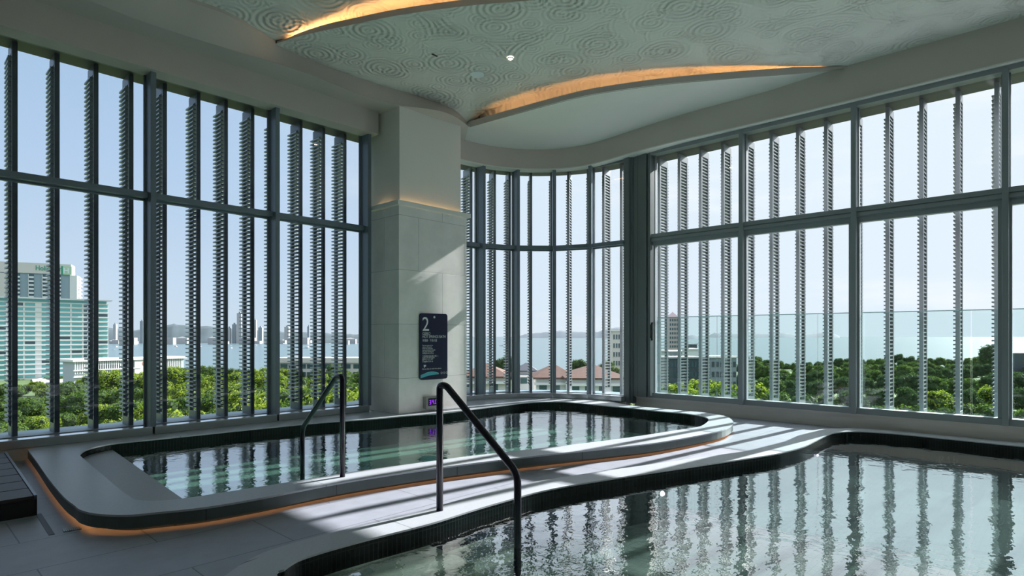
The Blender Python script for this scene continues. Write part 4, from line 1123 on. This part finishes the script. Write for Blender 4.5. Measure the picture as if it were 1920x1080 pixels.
# buildings behind the first right-hand windows
def block(name, xa, xb, D, yt, dep, label, m, rows=0, cols=0, wm=None, roof=None, yb=None):
    fr, ln = fac_frame(xa, D, xb, D)
    zt = zy(yt, D)
    h = tag(empty(name, (fr[0][0], fr[0][1], ZG)), label, 'building')
    mb = MB(fr); mb.box(0, ln, 0, dep, ZG, zt); mb.build('wall', m, h)
    if rows:
        cw = ln/cols
        for r_ in range(rows):
            for c_ in range(cols): mb = MB(fr); mb.box(c_*cw+cw*.2, c_*cw+cw*.8, -.15, .1, zt-1.2-r_*3.1-1.6, zt-1.2-r_*3.1); mb.build('window', wm or M['bteal2'], h)
    if roof == 'pyramid':
        mb = MB(fr); e = .5
        zr = zt+ln*.62
        for qa, qb in (((-e, -e), (ln+e, -e)), ((ln+e, -e), (ln+e, dep+e)), ((ln+e, dep+e), (-e, dep+e)), ((-e, dep+e), (-e, -e))): mb.quad((qa[0], qa[1], zt), (qb[0], qb[1], zt), (ln/2, dep/2, zr))
        mb.build('roof', M['bpink'], h)
    else:
        mb = MB(fr); mb.box(-.4, ln+.4, -.4, dep+.4, zt, zt+.5); mb.build('roof_slab', M['bwhite'] if m is not M['bdark'] else M['bgrey'], h)
    return h
block('apartment_tower', 1255, 1272, 420, 595, 7, 'pink tower with a pyramid roof behind the first right window', M['bpink'], 9, 4, roof='pyramid')
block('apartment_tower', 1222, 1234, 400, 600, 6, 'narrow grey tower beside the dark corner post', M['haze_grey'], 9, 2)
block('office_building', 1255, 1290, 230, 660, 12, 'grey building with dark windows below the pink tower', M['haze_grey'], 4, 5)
block('office_building', 1292, 1310, 220, 656, 9, 'small white block with a dark plant room behind the right windows', M['bwhite'])
block('roof_plant_room', 1294, 1307, 240, 646, 6, 'dark plant room on top of the small white block', M['bdark'])
block('office_building', 1250, 1314, 190, 672, 10, 'long dark glass building behind the second pane of right window', M['bdark'], 5, 10, wm=M['bteal2'])
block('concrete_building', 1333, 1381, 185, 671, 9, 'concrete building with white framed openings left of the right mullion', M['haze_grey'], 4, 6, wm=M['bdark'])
block('apartment_tower', 1149, 1168, 210, 621, 10, 'beige apartment tower behind the last curved window', M['bbeige'], 7, 4)
block('flat_roofed_hall', 1900, 1990, 330, 663, 12, 'dark flat-roofed hall among the trees at the far right', M['bdark'])
# pale path and wall among the left trees
for (pts_, lab) in ((((60, 712, 330), (130, 705, 340), (150, 716, 300), (62, 722, 300)), 'pale garden path in front of the hotel'), (((36, 770, 225), (92, 762, 235), (92, 769, 222), (44, 779, 214)), 'white garden wall top among the left trees')):
    mb = MB(); vs = []
    D0 = pts_[0][2]
    q = [W(x, 29.6*F/(y-630)) for x, y, _ in pts_]
    mb.prism([(v.x, v.y) for v in q], ZG, ZG+.6); o = mb.build('garden_path', M['road']); tag(o, lab, 'path')
q = W(245, 150); 
fr, ln = fac_frame(238, 150, 300, 150)
sh_ = tag(empty('dark_shed', (fr[0][0], fr[0][1], ZG)), 'dark roofed shed seen just above the left sill', 'shed')
mb = MB(fr); mb.box(0, ln, 0, 9, ZG, zy(783, 150)); mb.build('wall', M['bdark'], sh_)
mb = MB(fr); mb.quad((-.5, -.5, zy(786, 150)), (ln+.5, -.5, zy(786, 150)), (ln+.5, 9.5, zy(776, 158)), (-.5, 9.5, zy(776, 158))); mb.build('roof', M['darkroof'], sh_)

# trees
def crown(seed, m, rx=5, rz=4):
    r = random.Random(seed); mb = MB(); core = MB(); cl = []
    for k in range(26):
        th = r.uniform(0, 2*PI); ph = math.acos(r.uniform(-.55, 1)); rr_ = r.uniform(.45, .8)
        cl.append((Vector((rx*rr_*math.sin(ph)*math.cos(th), rx*rr_*math.sin(ph)*math.sin(th), rz*rr_*math.cos(ph))), r.uniform(1.0, 1.9)))
    for c, s in cl:
        for k in range(135):
            d = Vector((r.gauss(0, 1), r.gauss(0, 1), r.gauss(0, 1)*.9+.25)).normalized(); p = c+d*s*r.uniform(.75, 1.08)
            n_ = (d+Vector((r.uniform(-.8, .8), r.uniform(-.8, .8), r.uniform(-.8, .8)))).normalized(); a_ = n_.orthogonal().normalized(); b_ = n_.cross(a_); z = r.uniform(.16, .34)
            mb.quad(tuple(p-a_*z), tuple(p-b_*z*.6), tuple(p+a_*z), tuple(p+b_*z*.6))
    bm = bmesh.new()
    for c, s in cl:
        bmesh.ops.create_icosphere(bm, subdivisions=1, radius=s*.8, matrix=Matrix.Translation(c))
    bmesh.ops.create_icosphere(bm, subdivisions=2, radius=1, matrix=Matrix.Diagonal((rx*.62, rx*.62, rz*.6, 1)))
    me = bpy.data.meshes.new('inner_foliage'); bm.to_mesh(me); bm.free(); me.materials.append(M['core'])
    return mb, me
def tree_proto(seed, m, lab):
    t = empty('leafy_tree')
    mb, me = crown(seed, m); mb.build('foliage', m, t, fix=False)
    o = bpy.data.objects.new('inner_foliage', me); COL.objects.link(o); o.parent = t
    b = MB(); rg = []
    for z, r_ in ((-10, .42), (-6, .3), (-2, .22)): rg.append([Vector((r_*math.cos(k*PI/4), r_*math.sin(k*PI/4), z)) for k in range(8)])
    b.loft(rg, close=True); b.build('trunk', M['bark'], t, smooth=True)
    return t
protos = [tree_proto(1, M['leaf1'], ''), tree_proto(2, M['leaf2'], ''), tree_proto(3, M['leaf3'], ''), tree_proto(4, M['leaf2'], ''), tree_proto(5, M['leaf1'], '')]
usedp = set()
LAB = {0: 'yellow-green', 1: 'mid green', 2: 'dark green', 3: 'mid green', 4: 'yellow-green'}
def tree(px, ytop, D, k, group, where, s=None):
    ht_ = zy(ytop, D)-ZG
    o = protos[k] if k not in usedp else dup(protos[k]); usedp.add(k)
    q = W(px, D); s = s or max(1.15 if px > 1385 else .8, min(1.6, ht_/12.0))
    o.location = (q.x, q.y, ZG+ht_-4*s*1.05); o.scale = (s*rnd.uniform(.9, 1.15), s*rnd.uniform(.9, 1.15), s); o.rotation_euler = (0, 0, rnd.uniform(0, 6.28))
    tag(o, '%s leafy tree %s' % (LAB[k], where), 'tree', '%s trees %s' % (LAB[k], where))
def ip(ctrl, x):
    if x <= ctrl[0][0]: return ctrl[0][1]
    for (xa, ya), (xb, yb) in zip(ctrl, ctrl[1:]):
        if x <= xb: return ya+(yb-ya)*(x-xa)/(xb-xa)
    return ctrl[-1][1]
# right side rows (far to near)
for D, dy, step, ks in ((520, 0, 19, (2, 1, 2)), (420, 8, 24, (2, 1, 3)), (330, 17, 30, (1, 2, 3, 2)), (250, 34, 40, (3, 2, 2, 1)), (190, 58, 52, (1, 3, 2, 0)), (145, 92, 66, (3, 2, 3, 1))):
    x = 1392+rnd.uniform(0, 15)
    while x < 2040:
        base = ip([(1390, 668), (1430, 667), (1470, 680), (1520, 677), (1600, 672), (1680, 666), (1800, 674), (1850, 660), (1920, 668)], x)
        tree(x, base+dy+rnd.uniform(-3, 5), D*rnd.uniform(.96, 1.04), rnd.choice(ks), 'r', 'in the park beyond the right windows'); x += step*rnd.uniform(.8, 1.2)
tree(1862, 645, 300, 2, 'r', 'standing tallest beyond the far right pane', 1.5)
for x, y, D, k in ((1235, 722, 140, 1), (1262, 716, 150, 0), (1290, 720, 140, 4), (1318, 708, 150, 0), (1345, 722, 140, 1), (1370, 728, 135, 3), (1392, 716, 150, 0), (1225, 740, 110, 1), (1268, 744, 110, 3), (1330, 742, 110, 1), (1372, 748, 105, 3), (1320, 672, 320, 1)):
    tree(x, y, D, k, 'r', 'in front of the buildings beyond the right windows')
for x, y, D, k in ((946, 668, 190, 2), (1086, 674, 190, 2), (1140, 676, 200, 3), (905, 690, 170, 0), (968, 682, 200, 1)): tree(x, y, D, k, 'c', 'behind the brown roofs', .8)
# left side
for D, ctrl, step, ks in ((400, [(-30, 712), (200, 706), (360, 694), (700, 690)], 26, (1, 3, 0)), (300, [(-30, 722), (140, 712), (250, 704), (350, 683), (420, 686), (480, 690), (640, 682), (700, 680)], 30, (0, 1, 3, 4)),
                          (235, [(-30, 728), (50, 708), (100, 716), (160, 706), (230, 690), (260, 700), (330, 690), (400, 702), (480, 696), (560, 706), (640, 690)], 38, (0, 4, 1)),
                          (185, [(-30, 742), (100, 735), (200, 728), (300, 722), (420, 720), (540, 720), (640, 712), (700, 706)], 46, (4, 0, 3, 1)),
                          (150, [(-30, 765), (100, 775), (180, 758), (300, 742), (420, 728), (640, 722), (700, 720)], 54, (0, 4, 3, 1)), (125, [(-30, 792), (120, 798), (300, 772), (500, 745), (700, 732)], 62, (4, 0, 1))):
    x = -40+rnd.uniform(0, 20)
    while x < 700:
        if not (D < 240 and 34 < x < 62 and D > 200): tree(x, ip(ctrl, x)+rnd.uniform(-4, 6), D*rnd.uniform(.96, 1.04), rnd.choice(ks), 'l', 'in the gardens beyond the left windows')
        x += step*rnd.uniform(.85, 1.2)

# ------------------------------------------------------------------ light
sun = bpy.data.lights.new('sun', 'SUN'); so = bpy.data.objects.new('sun', sun); COL.objects.link(so)
el = math.radians(30.0); sdir = Vector((math.cos(el)*.9965, math.cos(el)*-.11, math.sin(el)))
so.rotation_euler = sdir.to_track_quat('Z', 'Y').to_euler(); sun.energy = 12.5; sun.angle = math.radians(.6); sun.color = (1, .98, .95)

w = bpy.data.worlds.new('sky'); S.world = w; w.use_nodes = True; nt = w.node_tree; nt.nodes.clear()
out = nt.nodes.new('ShaderNodeOutputWorld'); bg = N(nt, 'Background'); L(nt, bg.outputs[0], out.inputs[0])
tc = N(nt, 'TexCoord'); nv_ = N(nt, 'VectorMath', operation='NORMALIZE'); L(nt, tc.outputs['Generated'], nv_.inputs[0])
sx = N(nt, 'SeparateXYZ'); L(nt, nv_.outputs[0], sx.inputs[0])
el_ = N(nt, 'ValToRGB'); e = el_.color_ramp.elements        # by height, away from the sun
e[0].position = 0; e[0].color = (.58, .68, .76, 1); e[1].position = 1; e[1].color = (1.6, 1.75, 1.95, 1)
for p_, c_ in ((.08, (.54, .66, .78, 1)), (.25, (.43, .57, .75, 1)), (.46, (.33, .48, .67, 1)), (.62, (1.3, 1.42, 1.6, 1))):  # bright zenith added above the view to lift the light indoors
    q = e.new(p_); q.color = c_
L(nt, sx.outputs['Z'], el_.inputs[0])
dt = N(nt, 'VectorMath', operation='DOT_PRODUCT'); L(nt, nv_.outputs[0], dt.inputs[0]); dt.inputs[1].default_value = sdir
mr = N(nt, 'MapRange', interpolation_type='SMOOTHSTEP'); mr.inputs['From Min'].default_value = .25; mr.inputs['From Max'].default_value = .92; L(nt, dt.outputs['Value'], mr.inputs[0])
mx = N(nt, 'MixRGB'); L(nt, mr.outputs[0], mx.inputs[0]); L(nt, el_.outputs[0], mx.inputs[1]); mx.inputs[2].default_value = (.72, .82, .90, 1)
# wispy clouds
mp = N(nt, 'Mapping'); mp.inputs['Scale'].default_value = (1, 1, 4.5); L(nt, nv_.outputs[0], mp.inputs[0])
nz = N(nt, 'TexNoise'); nz.inputs['Scale'].default_value = 2.6; nz.inputs['Detail'].default_value = 7; nz.inputs['Roughness'].default_value = .58; L(nt, mp.outputs[0], nz.inputs['Vector'])
cr = N(nt, 'ValToRGB'); cr.color_ramp.elements[0].position = .52; cr.color_ramp.elements[1].position = .72; L(nt, nz.outputs[0], cr.inputs[0])
cm = N(nt, 'Math', operation='MULTIPLY'); L(nt, cr.outputs[0], cm.inputs[0]); L(nt, mr.outputs[0], cm.inputs[1])
cm2 = N(nt, 'Math', operation='MULTIPLY'); L(nt, cm.outputs[0], cm2.inputs[0]); cm2.inputs[1].default_value = .6
mx2 = N(nt, 'MixRGB'); L(nt, cm2.outputs[0], mx2.inputs[0]); L(nt, mx.outputs[0], mx2.inputs[1]); mx2.inputs[2].default_value = (.93, .94, .95, 1)
L(nt, mx2.outputs[0], bg.inputs[0]); bg.inputs[1].default_value = 1.0

S.view_settings.view_transform = 'Standard'; S.view_settings.look = 'None'; S.view_settings.exposure = .33; S.view_settings.gamma = 1; S.view_settings.use_curve_mapping = False
